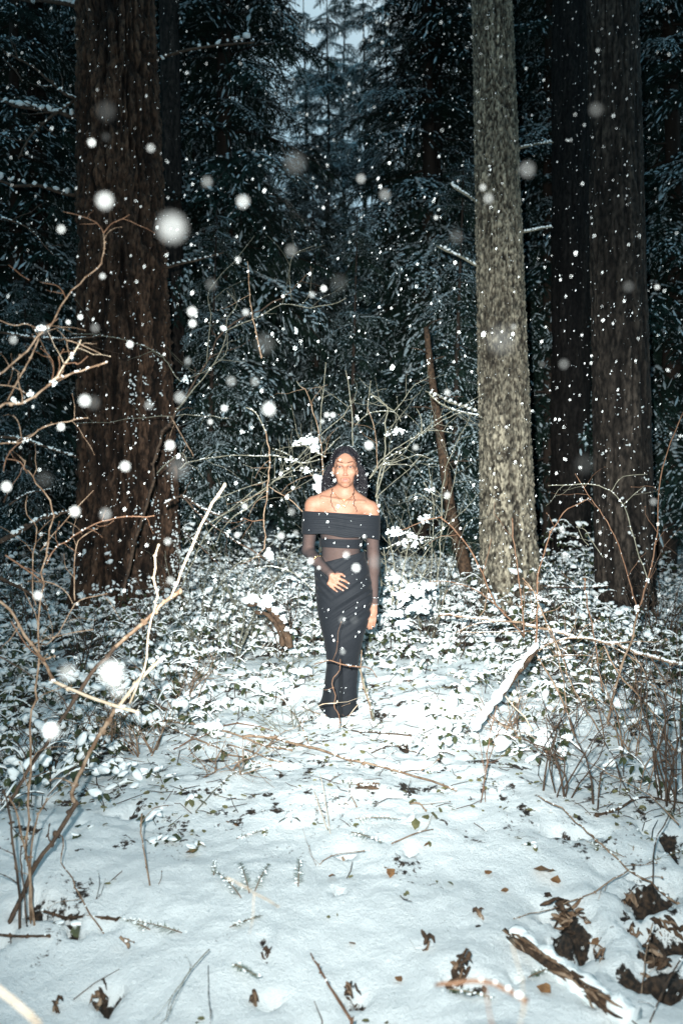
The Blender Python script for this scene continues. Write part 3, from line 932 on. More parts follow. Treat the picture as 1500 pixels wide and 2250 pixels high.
S = Shrub('fallen_branches', on_ground(30, 1330), 'snowy fallen boughs crossing low behind the left-hand stems', 'branch', seed=8)
S.stem([(0, 1190), (40, 1170), (90, 1140), (130, 1130), (160, 1120)], 5.5, 6, 8, 4, 'darkstem', snow=1.0, sides=8)
S.stem([(0, 960), (50, 965), (110, 985), (165, 1003)], 6.5, 6.8, 5, 3, 'darkstem', snow=.9)
S.stem([(0, 730), (80, 742), (160, 745), (220, 738)], 7.0, 7.2, 4, 2, 'darkstem', snow=.7, tw=2)
S.stem([(0, 1270), (60, 1300), (100, 1335)], 5.5, 5.8, 6, 4, 'darkstem', snow=1.0)
S.stem([(20, 1110), (60, 1085), (110, 1075)], 6.0, 6.3, 3, 2, 'darkstem', snow=.6)
S.done()
S = Shrub('dead_boughs', P(160, 215, 9.0), 'bare snow-lined dead boughs crossing left of the massive fir, up high', 'branch', seed=9)
S.stem([(165, 215), (140, 205), (100, 170), (55, 135), (10, 115)], 8.7, 8.3, 5, 2.5, 'darkstem', tw=4, snow=.7)
S.stem([(162, 222), (120, 250), (80, 285), (55, 320), (42, 345)], 8.7, 8.2, 5, 2.5, 'darkstem', tw=4, snow=.45)
S.stem([(115, 190), (95, 190), (75, 185)], 8.6, 8.5, 2, 1.5, 'darkstem', snow=.5)
S.stem([(8, 130), (35, 155), (50, 180)], 8.2, 8.2, 2.5, 2, 'darkstem', snow=.6)
S.stem([(8, 480), (60, 500), (118, 560)], 7.5, 7.6, 3, 2, 'darkstem', snow=.5, tw=2)
S.done()

# centre: the shrub behind the woman's head, its canes fan both ways
S = Shrub('bare_shrub', P(835, 1330, 5.9), 'pale-twigged shrub with snow lumps fanning out right of the woman\'s head', seed=11)
G = 'greytwig'
S.stem([(838, 1290), (830, 1190), (828, 1090), (838, 1030), (846, 985), (846, 930), (850, 900), (836, 878), (815, 868)], 5.9, 5.9, 3, 1.2, G, tw=7, snow=.2)
S.stem([(812, 1052), (830, 1020), (855, 995), (885, 975), (920, 955), (950, 946), (985, 950)], 5.9, 6.0, 1.9, 1.2, G, tw=6, snow=.3)
S.stem([(812, 1052), (840, 1018), (890, 983), (925, 955), (960, 930), (1000, 910), (1025, 905)], 5.8, 6.0, 1.9, 1.0, G, tw=8, snow=.3)
S.stem([(925, 953), (955, 925), (990, 905), (1020, 890), (1062, 865)], 5.9, 6.0, 1.4, .8, G, tw=5, snow=.2)
S.stem([(846, 1020), (870, 1015), (905, 1002), (925, 1000), (948, 1010)], 5.9, 5.9, 1.5, 1, G, tw=3, snow=.45)
S.stem([(846, 1022), (880, 1020), (903, 1022), (916, 1010)], 5.85, 5.85, 1.4, 1, G, tw=2, snow=.4)
S.stem([(780, 935), (805, 912), (830, 904), (866, 906), (880, 925)], 5.9, 5.9, 1.6, 1, G, tw=3, snow=.2)
S.stem([(866, 903), (845, 890), (818, 870)], 5.9, 5.9, 1.7, 1.2, G, tw=2, snow=.3)
S.stem([(866, 903), (885, 880), (905, 850), (925, 838), (945, 825)], 5.9, 6.0, 1.4, .8, G, tw=4, snow=.1)
S.stem([(806, 912), (809, 880), (814, 838)], 5.9, 5.9, 1.6, 1.2, G, tw=2)
S.stem([(775, 980), (773, 905), (766, 850), (759, 815)], 5.7, 5.7, 1.7, 1.2, G, tw=2, snow=.1)
S.stem([(828, 1030), (826, 975), (820, 930), (808, 895)], 5.8, 5.8, 1.4, 1, 'twig', tw=2)
S.stem([(825, 1093), (838, 1050), (846, 1020)], 5.8, 5.8, 2.6, 2, G)
S.stem([(828, 1092), (865, 1058), (900, 1030), (920, 1005)], 5.85, 5.9, 1.2, .8, G, tw=2)
S.stem([(942, 865), (965, 885), (1000, 902), (1052, 913)], 6.1, 6.3, 2.6, 2.2, G, snow=.8)
S.stem([(925, 958), (925, 920), (915, 898)], 5.9, 5.9, 1.4, 1, G, snow=.1, tw=1)
S.lump(875, 947, 5.9, 26, 7, 20); S.lump(846, 1020, 5.9, 6, 5, 5); S.lump(850, 955, 5.9, 8, 6, 5)
S.done()

S = Shrub('bare_shrub', P(960, 1330, 6.3), 'tangle of fine grey twigs between the woman and the grey fir', seed=12)
S.stem([(955, 1300), (966, 1220), (970, 1130), (972, 1070), (985, 1010), (1005, 965), (1022, 935), (1045, 890)], 6.2, 6.5, 2.2, 1, G, tw=9, snow=.2)
S.stem([(945, 1290), (948, 1200), (952, 1120), (948, 1080), (940, 1020)], 6.2, 6.3, 1.8, .9, G, tw=7, snow=.15)
S.stem([(930, 1200), (980, 1155), (1020, 1120), (1058, 1075)], 6.2, 6.6, 1.6, .9, G, tw=5, snow=.2)
S.stem([(965, 1190), (985, 1110), (1000, 1040), (1008, 1000)], 6.3, 6.4, 1.4, .8, G, tw=5)
S.stem([(880, 1215), (930, 1190), (980, 1178), (1000, 1190)], 6.1, 6.3, 1.6, 1, G, tw=4, snow=.3)
S.stem([(970, 1135), (955, 1110), (920, 1085), (890, 1095)], 6.2, 6.2, 1.3, .9, G, tw=3, snow=.1)
S.stem([(930, 1060), (950, 1085), (985, 1097)], 6.1, 6.2, 1.8, 1.2, G, snow=.9)
S.lump(945, 1075, 6.1, 14, 5, 9); S.lump(930, 1140, 6.1, 14, 8, 12)
S.done()

S = Shrub('snowy_shrub', P(880, 1400, 5.7), 'low twiggy shrub under thick snow just right of the woman\'s elbow', seed=13)
for (a, b_, c_) in (((860, 1330), (865, 1240), (852, 1175)), ((870, 1330), (890, 1230), (900, 1165)), ((880, 1330), (905, 1260), (945, 1200)), ((865, 1320), (850, 1260), (842, 1205)), ((885, 1320), (920, 1280), (940, 1240))):
    S.stem([a, b_, c_], 5.7, 5.75, 2.2, 1.2, G, tw=6, snow=.4)
S.stem([(848, 1205), (880, 1190), (920, 1180), (950, 1182)], 5.7, 5.8, 1.5, 1, G, tw=4, snow=.7)
S.lump(872, 1170, 5.7, 30, 9, 26); S.lump(905, 1178, 5.72, 22, 7, 12); S.lump(900, 1195, 5.72, 40, 10, 14)
for (lx, ly) in ((870, 1270), (880, 1310), (900, 1290), (920, 1300), (870, 1350), (905, 1335), (930, 1330), (890, 1370), (940, 1290)):
    S.lump(lx, ly, 5.7, 26, 12, 12)
S.done()

S = Shrub('bare_shrub', P(690, 1340, 6.0), 'snow-crusted twiggy shrub left of the woman\'s head and shoulder', seed=14)
S.stem([(712, 1090), (708, 1010), (703, 960), (688, 905), (674, 862), (660, 850)], 5.8, 5.9, 1.8, 1.2, 'twig', tw=5, snow=.15)
S.stem([(704, 950), (706, 890), (712, 845), (716, 798)], 5.8, 5.9, 1.6, 1.1, G, tw=3, snow=.15)
S.stem([(660, 850), (652, 838)], 5.8, 5.8, 1.2, 1, G)
S.stem([(715, 1005), (680, 985), (655, 972), (640, 985)], 5.8, 5.8, 2, 1.4, G, tw=5, snow=.9)
S.stem([(585, 1000), (625, 1005), (660, 1018), (700, 1010)], 6.0, 5.9, 1.8, 1.4, G, tw=7, snow=.6)
S.stem([(700, 1090), (690, 1050), (660, 1020), (635, 1000), (600, 985)], 5.9, 6.0, 1.8, 1.2, G, tw=8, snow=.8)
S.stem([(450, 1152), (500, 1125), (550, 1095), (590, 1066), (630, 1040), (680, 1010), (720, 985), (745, 960)], 6.1, 5.9, 2.6, 1.3, G, tw=7, snow=.3)
S.stem([(470, 1200), (500, 1150), (560, 1100), (610, 1050), (650, 1015), (700, 960), (740, 925), (780, 880)], 6.1, 5.9, 2.2, 1.1, G, tw=6, snow=.2)
S.stem([(395, 1032), (410, 1018), (450, 1008), (500, 1002), (545, 1000), (590, 1003)], 6.2, 6.0, 1.6, 1.4, G, tw=4, snow=.4)
S.stem([(460, 1105), (530, 1075), (590, 1055), (650, 1045)], 6.1, 6.0, 1.4, 1, G, tw=4, snow=.1)
S.stem([(585, 1065), (615, 1085), (640, 1100), (667, 1127)], 5.7, 5.6, 1.5, 1.9, 'twig', tw=2, snow=.1)
S.stem([(400, 1090), (450, 1140), (520, 1190), (600, 1240)], 6.3, 6.2, 3, 2, 'darkstem', snow=.5, tw=3)
S.stem([(405, 1170), (440, 1200), (480, 1240)], 6.3, 6.2, 2.4, 2, 'darkstem', snow=.5)
S.lump(672, 968, 5.8, 26, 9, 26); S.lump(690, 985, 5.8, 12, 10, 12); S.lump(702, 1060, 5.9, 6, 22, 10); S.lump(648, 975, 5.8, 10, 6, 6); S.lump(640, 1010, 5.9, 22, 5, 12); S.lump(672, 1035, 5.9, 22, 6, 12)
S.done()

S = Shrub('bare_cane', P(582, 1300, 5.2), 'single orange-brown cane hanging upright left of the woman, snapped at both ends', 'branch', seed=15)
S.stem([(584, 945), (590, 985), (592, 1025), (588, 1065), (585, 1100), (578, 1145), (583, 1180), (580, 1205)], 5.2, 5.2, 2, 1.8, 'twig', tw=5, snow=.1)
S.stem([(578, 1142), (555, 1145), (535, 1138)], 5.2, 5.2, 1.4, 1, 'cane', tw=3)
S.stem([(540, 895), (560, 905), (575, 930), (584, 950)], 5.2, 5.2, 1.6, 2, G, snow=.3)
S.stem([(580, 1205), (560, 1225), (530, 1240)], 5.2, 5.3, 1.4, 1, 'twig', tw=2)
S.lump(590, 1215, 5.2, 10, 14, 10)
S.done()
S = Shrub('bare_cane', P(573, 790, 5.4), 'slender orange twig dangling against the dark forest, upper centre left', 'branch', seed=16)
S.stem([(544, 575), (547, 620), (550, 660), (556, 700), (565, 745), (574, 785)], 5.4, 5.4, 1.3, 2.4, 'twig', tw=1)
S.done()

S = Shrub('vine_maple', P(290, 1300, 7.4), 'dark slender vine maple stem bending up across the massive fir', 'shrub', seed=17)
S.stem([(272, 1320), (292, 1225), (315, 1130), (335, 1050), (348, 980), (360, 945), (385, 910), (410, 870), (440, 815), (495, 727), (550, 692), (620, 660), (660, 615), (690, 585)], 7.4, 7.0, 5.5, 1.4, 'darkstem', tw=9, snow=.12)
S.stem([(385, 905), (430, 850), (470, 800), (497, 745), (500, 700), (520, 670), (500, 640)], 7.1, 7.0, 2.2, 1.2, G, tw=4, snow=.15)
S.stem([(495, 727), (560, 700), (620, 668), (680, 675), (730, 668), (760, 655)], 7.0, 7.0, 1.8, 1, G, tw=4, snow=.2)
S.stem([(395, 838), (370, 800), (350, 777), (300, 755), (225, 737), (160, 735)], 7.1, 7.3, 2, 1.2, G, tw=3, snow=.2)
S.stem([(500, 920), (450, 914), (380, 912), (280, 922), (165, 930)], 7.2, 7.4, 1.6, 1.1, G, tw=4, snow=.15)
S.stem([(375, 915), (390, 940), (410, 975), (425, 1000)], 7.0, 7.0, 2.4, 1.8, 'twig', tw=2)
S.stem([(345, 1040), (365, 1020), (400, 995), (410, 1015)], 7.0, 6.9, 2.2, 1.6, G, tw=1, snow=.3)
S.stem([(455, 800), (462, 690), (460, 640), (490, 600), (560, 520)], 7.0, 7.0, 1.4, .8, G, tw=3, snow=.1)
S.stem([(640, 660), (636, 600), (645, 560), (690, 540)], 7.0, 7.0, 1.3, .8, G, tw=3)
S.stem([(500, 735), (495, 780), (450, 815), (420, 830)], 7.0, 7.0, 1.2, .8, G, tw=2)
S.lump(410, 832, 7.0, 14, 7, 10); S.lump(493, 722, 7.0, 8, 8, 6); S.lump(650, 728, 7.0, 8, 8, 5)
S.done()

S = Shrub('vine_maple', P(410, 1330, 6.6), 'long snow-dusted saplings leaning right from beside the massive fir', 'shrub', seed=18)
S.stem([(400, 1290), (425, 1230), (450, 1180), (500, 1125), (560, 1075)], 6.6, 6.4, 2.6, 1.6, G, tw=4, snow=.15)
S.stem([(360, 1110), (400, 1090), (440, 1115), (500, 1140)], 6.7, 6.6, 4, 3, 'darkstem', tw=2, snow=.9)
S.stem([(470, 1300), (520, 1240), (560, 1225), (610, 1225), (650, 1235)], 6.3, 6.2, 1.8, 1.2, G, tw=3, snow=.3)
S.stem([(560, 1250), (600, 1245), (650, 1262), (690, 1300)], 6.2, 6.0, 2, 1.6, G, tw=3, snow=.6)
S.done()

# right hand canes
c = 'cane'
S = Shrub('bramble_cane', on_ground(1150, 1402), 'arching orange canes in front of the grey fir', 'shrub', seed=21)
S.stem([(1152, 1400), (1120, 1362), (1090, 1330), (1058, 1260), (1030, 1205), (995, 1160), (966, 1136)], 5.6, 5.4, 2.8, 2.0, c, tw=1, snow=.06, sides=7)
S.stem([(966, 1136), (930, 1145), (895, 1160), (870, 1170)], 5.4, 5.4, 1.8, 1.2, c, tw=1, snow=.2)
S.stem([(1112, 1346), (1072, 1317), (1045, 1297), (990, 1278), (943, 1277)], 5.6, 5.5, 2.2, 1.2, c, tw=2, snow=.2)
S.stem([(1152, 1398), (1142, 1297), (1134, 1232), (1127, 1182), (1125, 1140)], 5.3, 5.3, 2.2, 1.6, c, tw=1)
S.stem([(1060, 1260), (1072, 1215), (1078, 1185)], 5.5, 5.5, 1.2, .8, c)
S.done()
S = Shrub('bramble_cane', on_ground(1177, 1438), 'tall orange cane curving right over the dark trunks, with a needled sprig caught on it', 'shrub', seed=22)
S.stem([(1177, 1438), (1179, 1350), (1181, 1295), (1183, 1250), (1200, 1195), (1215, 1160), (1238, 1128), (1270, 1107), (1296, 1095)], 5.0, 5.2, 2.8, 1.4, c, tw=2, snow=.08, sides=7)
S.stem([(1147, 1270), (1165, 1290), (1180, 1310)], 5.0, 5.0, 1.8, 1.8, 'twig', tw=3)
S.stem([(1150, 1282), (1173, 1302), (1187, 1340), (1207, 1383), (1233, 1437), (1253, 1500), (1280, 1550), (1313, 1603)], 5.0, 4.6, 1.8, 2.2, 'twig', tw=3, snow=.1)
S.stem([(1177, 1437), (1213, 1497), (1240, 1550), (1262, 1615)], 4.9, 4.6, 2.2, 3.4, 'twig', tw=3)
S.stem([(1195, 1360), (1225, 1440), (1240, 1520), (1240, 1565)], 5.0, 4.6, 1.5, 1.8, 'twig', tw=3)
S.stem([(1240, 1570), (1197, 1637), (1182, 1703), (1220, 1740)], 4.5, 3.9, 1.6, 1.2, 'darkstem', tw=2)
S.lump(1177, 1312, 5.0, 14, 6, 8)
S.done()
S = Shrub('bramble_cane', on_ground(1335, 1592), 'tall brown and orange canes forking in front of the dark right fir', 'shrub', seed=23)
S.stem([(1335, 1592), (1340, 1555), (1352, 1508), (1372, 1445), (1390, 1395), (1400, 1340)], 4.7, 5.0, 4, 3, 'twig', sides=7, tw=1)
S.stem([(1400, 1340), (1415, 1300), (1430, 1245), (1442, 1170), (1447, 1080), (1462, 1000), (1490, 930), (1510, 880)], 5.0, 5.2, 2.6, 1.4, c, tw=4, snow=.06)
S.stem([(1400, 1340), (1385, 1290), (1365, 1220), (1340, 1160), (1315, 1120), (1290, 1085), (1262, 1042)], 5.0, 5.4, 2.2, 1.2, c, tw=3, snow=.05)
S.stem([(1422, 1272), (1405, 1225), (1385, 1160), (1370, 1112), (1342, 1080), (1300, 1064), (1255, 1065), (1205, 1066)], 5.0, 5.4, 1.9, 1.2, G, tw=3, snow=.2)
S.stem([(1367, 1110), (1390, 1088), (1414, 1068)], 5.2, 5.2, 1.4, 1, G, tw=1)
S.stem([(1342, 1080), (1358, 1055), (1376, 1045), (1420, 1042)], 5.3, 5.3, 1.4, 1, G)
S.stem([(1400, 1340), (1430, 1260), (1460, 1200), (1500, 1150)], 5.0, 5.2, 1.8, 1, 'darkstem', tw=4, snow=.2)
S.stem([(1325, 1225), (1300, 1190), (1285, 1165), (1266, 1158)], 5.1, 5.3, 1.3, .9, G, tw=2)
S.stem([(1292, 1198), (1280, 1185), (1268, 1158)], 5.2, 5.3, 1.1, .8, G)
S.lump(1400, 1338, 5.0, 8, 7, 8); S.lump(1423, 1275, 5.0, 6, 5, 5); S.lump(1366, 1110, 5.2, 4, 3, 3)
S.done()
S = Shrub('bramble_cane', on_ground(1323, 1520), 'thin straight cane standing between the grey and the dark fir', 'shrub', seed=24)
S.stem([(1323, 1520), (1313, 1463), (1303, 1390), (1290, 1330), (1283, 1283), (1284, 1270)], 4.9, 5.2, 2.2, 1.6, c, tw=3, snow=.1)
S.done()
S = Shrub('fallen_branches', on_ground(1490, 1560), 'long arching snow-covered branches sweeping across the right side', 'branch', seed=25)
S.stem([(962, 1353), (1000, 1354), (1050, 1359), (1100, 1364), (1145, 1370), (1187, 1382), (1233, 1393), (1283, 1403), (1333, 1413), (1383, 1427), (1427, 1443), (1500, 1462)], 5.6, 4.9, 2.6, 4.5, 'twig', tw=5, snow=1.3, sides=8)
S.stem([(1180, 1430), (1215, 1410), (1265, 1400), (1320, 1410), (1380, 1440), (1410, 1460)], 5.0, 4.9, 2.4, 2, 'twig', tw=2, snow=1.0)
S.stem([(1010, 1390), (1060, 1390), (1120, 1388), (1175, 1386)], 5.5, 5.3, 1.6, 1.2, 'twig', snow=.7)
S.stem([(1000, 1390), (1040, 1372), (1085, 1365)], 5.5, 5.4, 1.8, 1.6, 'twig', snow=.8)
S.stem([(1180, 1450), (1220, 1440), (1280, 1440), (1340, 1452)], 4.9, 4.9, 1.6, 1.2, 'twig', tw=2, snow=.5)
S.stem([(1190, 1288), (1250, 1291), (1332, 1288)], 7.5, 7.5, 3, 3, 'darkstem', snow=1.3)
S.done()
S = Shrub('brown_canes', on_ground(1480, 1700), 'long bent brown canes running down the right edge of the snow', 'shrub', seed=26)
S.stem([(1327, 1420), (1343, 1457), (1373, 1497), (1410, 1537), (1433, 1570), (1447, 1597), (1467, 1627), (1485, 1655)], 4.4, 4.0, 2.4, 2.8, 'twig', tw=4, snow=.08, sides=7)
S.stem([(1393, 1497), (1423, 1500), (1460, 1523), (1495, 1545)], 4.2, 4.1, 1.8, 2.2, 'twig', tw=2)
S.stem([(1387, 1430), (1417, 1483), (1443, 1533), (1460, 1583), (1447, 1643), (1417, 1683), (1403, 1735)], 4.3, 3.9, 1.4, 2.0, 'twig', tw=5)
S.stem([(1500, 1450), (1480, 1460), (1462, 1500), (1465, 1600), (1460, 1660)], 4.0, 3.9, 1.5, 1.8, 'darkstem', tw=3)
S.stem([(1455, 1740), (1440, 1680), (1432, 1600), (1440, 1540)], 3.9, 4.0, 2.2, 1.2, 'darkstem', tw=4)
S.stem([(1423, 1735), (1440, 1660), (1450, 1590)], 3.8, 3.9, 2.4, 1.6, 'twig', tw=3)
S.stem([(1480, 1760), (1475, 1690), (1462, 1620)], 3.7, 3.8, 2, 1.2, 'darkstem', tw=3)
S.lump(1423, 1500, 4.1, 6, 4, 5)
S.done()
S = Shrub('snow_log', on_ground(1100, 1540), 'leaning stump log loaded with snow right of the path', 'log', seed=27)
S.stem([(1176, 1428), (1150, 1465), (1133, 1483), (1100, 1527), (1065, 1575), (1045, 1600)], 4.85, 4.5, 9, 6, 'litter', sides=10, buds=False)
D = smooth_line([P(1180, 1414, 4.86), P(1150, 1455, 4.82), P(1130, 1478, 4.75), P(1098, 1522, 4.62), P(1062, 1570, 4.5), P(1036, 1600, 4.42)], 9)
V, F = tube(D - S.o, np.linspace(.021, .028, len(D)) * (1 + .35 * vn(np.arange(len(D)) * .45, 0, 0, 5)), 18)
V = V + (.010 * fbm(V[:, 0] * 26, V[:, 1] * 26, V[:, 2] * 26, 6, 3))[:, None] * np.array([.8, .4, 1])
S.sn.add(V, F)
S.done()
S = Shrub('bramble_cane', on_ground(1045, 1822), 'thin three-stemmed cane standing in open snow below the leaning log', 'shrub', seed=28)
S.stem([(1045, 1822), (1063, 1720), (1068, 1677), (1077, 1610), (1090, 1553)], 3.7, 3.9, 1.8, 1.4, c, tw=3)
S.stem([(1070, 1822), (1066, 1760), (1066, 1700), (1097, 1600)], 3.7, 3.9, 1.4, 1, c, tw=1)
S.stem([(1064, 1700), (1055, 1640), (1050, 1610)], 3.8, 3.9, 1, .8, c)
S.done()
for k, (pts, d0, d1, r0, r1, m, lb) in enumerate((
    ([(1110, 1530), (1130, 1555), (1153, 1577), (1167, 1603)], 4.3, 4.2, 2.4, 2, 'pale', 'short pale stick leaning below the snowy log'),
    ([(1120, 1617), (1150, 1625), (1195, 1648), (1234, 1667)], 4.1, 4.0, 1.5, 2, c, 'orange twig with a budded tip lying right of the three-stemmed cane'),
    ([(1093, 1590), (1120, 1600), (1160, 1615), (1180, 1625)], 4.15, 4.1, 1.4, 1.2, 'twig', 'thin twig lying just above the budded orange twig'),
    ([(1287, 1673), (1320, 1692), (1360, 1712), (1425, 1748), (1490, 1812)], 3.8, 3.3, 1.3, 2.4, 'twig', 'long pale twig slanting down to the right edge'),
    ([(1313, 1603), (1330, 1635), (1350, 1670), (1367, 1717), (1385, 1760)], 4.1, 3.6, 1.8, 2, 'darkstem', 'dark bent cane on the snow below the right-hand canes'),
    ([(1183, 1750), (1233, 1777), (1277, 1817), (1310, 1847), (1350, 1883), (1377, 1910), (1430, 1943), (1473, 1977), (1500, 1995)], 3.6, 3.0, 2.4, 3.6, 'twig', 'long brown cane crossing the lower right corner of the snow'),
    ([(1377, 1913), (1333, 1940), (1293, 1967), (1247, 1980), (1213, 1997), (1167, 2008), (1128, 2018)], 3.1, 2.9, 2.4, 1.2, 'twig', 'curving twig that forks off above the rotten stump'),
    ([(1480, 1770), (1463, 1800), (1437, 1857), (1432, 1943)], 3.4, 3.1, 1.8, 2, 'darkstem', 'upright dark twig at the right edge above the hollow'),
    ([(1500, 2100), (1463, 2160), (1427, 2245)], 2.5, 2.3, 2.8, 2.4, 'darkstem', 'dark cane rising out of the bottom right corner'),
    ([(1433, 2030), (1423, 2067), (1413, 2133), (1404, 2245)], 2.7, 2.4, 1.8, 2.4, 'twig', 'thin upright twig left of the corner cane'),
    ([(1000, 1823), (1033, 1847), (1060, 1865), (1085, 1885)], 3.5, 3.4, 3, 5, 'twig', 'stubby broken stick lying in the snow, right of centre'),
    ([(1040, 1808), (1085, 1840), (1120, 1880)], 3.5, 3.4, 1.6, 1.2, 'darkstem', 'dark twig beside the stubby broken stick'),
    ([(683, 2095), (705, 2135), (735, 2185), (772, 2245)], 2.5, 2.25, 2.6, 5.5, c, 'thick orange stick standing up at the bottom centre'),
    ([(752, 1883), (762, 1905), (765, 1935), (768, 1962)], 3.3, 3.2, 4, 5, 'twig', 'short upright branch stub in the middle of the snow'),
    ([(715, 1968), (745, 1972), (785, 1958), (818, 1950)], 3.15, 3.15, 4, 6, 'twig', 'frost-rimmed stick lying at the foot of the branch stub'),
    ([(690, 1738), (703, 1777), (722, 1830), (738, 1880), (752, 1890)], 3.6, 3.35, 1.4, 1.8, 'pale', 'pale thin cane leaning over the branch stub'),
    ([(703, 1700), (716, 1765), (728, 1850), (733, 1880)], 3.6, 3.35, 1, 1.2, 'pale', 'second thin pale cane close beside the leaning one'),
    ([(700, 1958), (698, 1910), (718, 1885), (752, 1875), (800, 1870)], 3.2, 3.2, 1.4, 1.4, 'twig', 'thin bent twig looped left of the branch stub'),
    ([(705, 1958), (760, 2000), (800, 2040), (840, 2075), (880, 2105), (925, 2120)], 3.1, 2.7, 1.1, 1.1, 'greytwig', 'long grey twig lying diagonally across the near snow'),
    ([(776, 1925), (850, 1905), (900, 1880), (935, 1860)], 3.3, 3.5, 1.1, 1.1, 'twig', 'fine twig sloping up right of the branch stub'),
    ([(955, 2165), (1000, 2160), (1060, 2155), (1110, 2175), (1155, 2200)], 1.3, 1.2, 5, 7, c, 'out-of-focus orange twig crossing close to the lens, lower right'),
    ([(1062, 2157), (1070, 2200), (1080, 2260)], 1.05, 1.0, 2.5, 2, c, 'blurred purple-brown twig hanging from the near orange twig'),
    ([(1120, 2060), (1140, 2130), (1150, 2200), (1140, 2260)], 1.2, 1.0, 1.6, 1.6, 'pale', 'blurred pale stalk close to the lens at the bottom right'),
    ([(-15, 2165), (30, 2200), (85, 2250)], .8, .8, 6, 6, 'pale', 'blurred pale twig in the bottom left corner close to the lens'),
    ([(500, 1928), (540, 1950), (570, 1968), (610, 1990)], 1.6, 1.7, 2, 2, 'pale', 'short out-of-focus twig over the snow left of centre'),
    ([(344, 2030), (332, 1960), (320, 1880), (310, 1830), (312, 1790)], 2.95, 3.1, 3, 2.2, 'twig', 'crooked brown twig standing in the snow, lower left'),
    ([(230, 2052), (200, 2010), (170, 1960), (160, 1930), (135, 1895), (140, 1845), (132, 1835)], 2.8, 3.0, 2.5, 1.6, 'twig', 'leaning bent twig right of the dark leaning stem'),
    ([(204, 2000), (212, 1975), (219, 1945), (218, 1920)], 2.9, 3.0, 1.1, .9, 'darkstem', 'short fine dark twig beside the bent twig'),
    ([(245, 1989), (268, 1986), (290, 1998), (315, 2008)], 2.95, 2.95, 1.6, 2.4, 'darkstem', 'dark forked twig lying left of the crooked brown twig'),
    ([(95, 2002), (130, 2012), (155, 2016), (200, 2014), (258, 2020)], 2.85, 2.85, 4, 4.5, 'litter', 'mossy rotten stick half buried, lower left'),
    ([(-10, 2053), (40, 2058), (110, 2056)], 2.75, 2.75, 4, 4, 'litter', 'dark rotten stick at the left edge'),
    ([(460, 2085), (420, 2130), (400, 2160), (375, 2195), (365, 2240)], 2.6, 2.3, 2, 1.2, 'greytwig', 'thin grey stick fanning into twiglets, bottom left'),
    ([(405, 2155), (390, 2185), (372, 2220)], 2.45, 2.35, 1.2, .9, 'greytwig', 'twiglet beside the thin grey stick at the bottom left'),
    ([(264, 2058), (275, 2070), (283, 2078)], 2.7, 2.7, 4, 4, 'twig', 'short broken twig piece in the snow above the bottom left'),
    ([(457, 2122), (459, 2180), (464, 2240)], 2.6, 2.3, 1.2, 1, 'darkstem', 'straight fine stalk at the bottom, left of centre'),
    ([(375, 2038), (395, 2040), (415, 2040)], 2.9, 2.9, 4, 4, 'twig', 'short brown stick end beside the green sprig'),
    ([(185, 1265), (215, 1262), (250, 1282), (275, 1310)], 4.6, 4.4, 0, 0, 'pale', None),
)):
    if lb is None: continue
    base = P(pts[0][0], pts[0][1], d0)
    S = Shrub('loose_twig', base, lb, 'twig', seed=60 + k)
    S.stem(pts, d0, d1, r0, r1, m, tw=(2 if len(pts) > 4 else 1) if max(r0, r1) < 4.5 else 0, snow=.12, part='stem', sides=7 if r0 > 3 else 5)
    S.done()

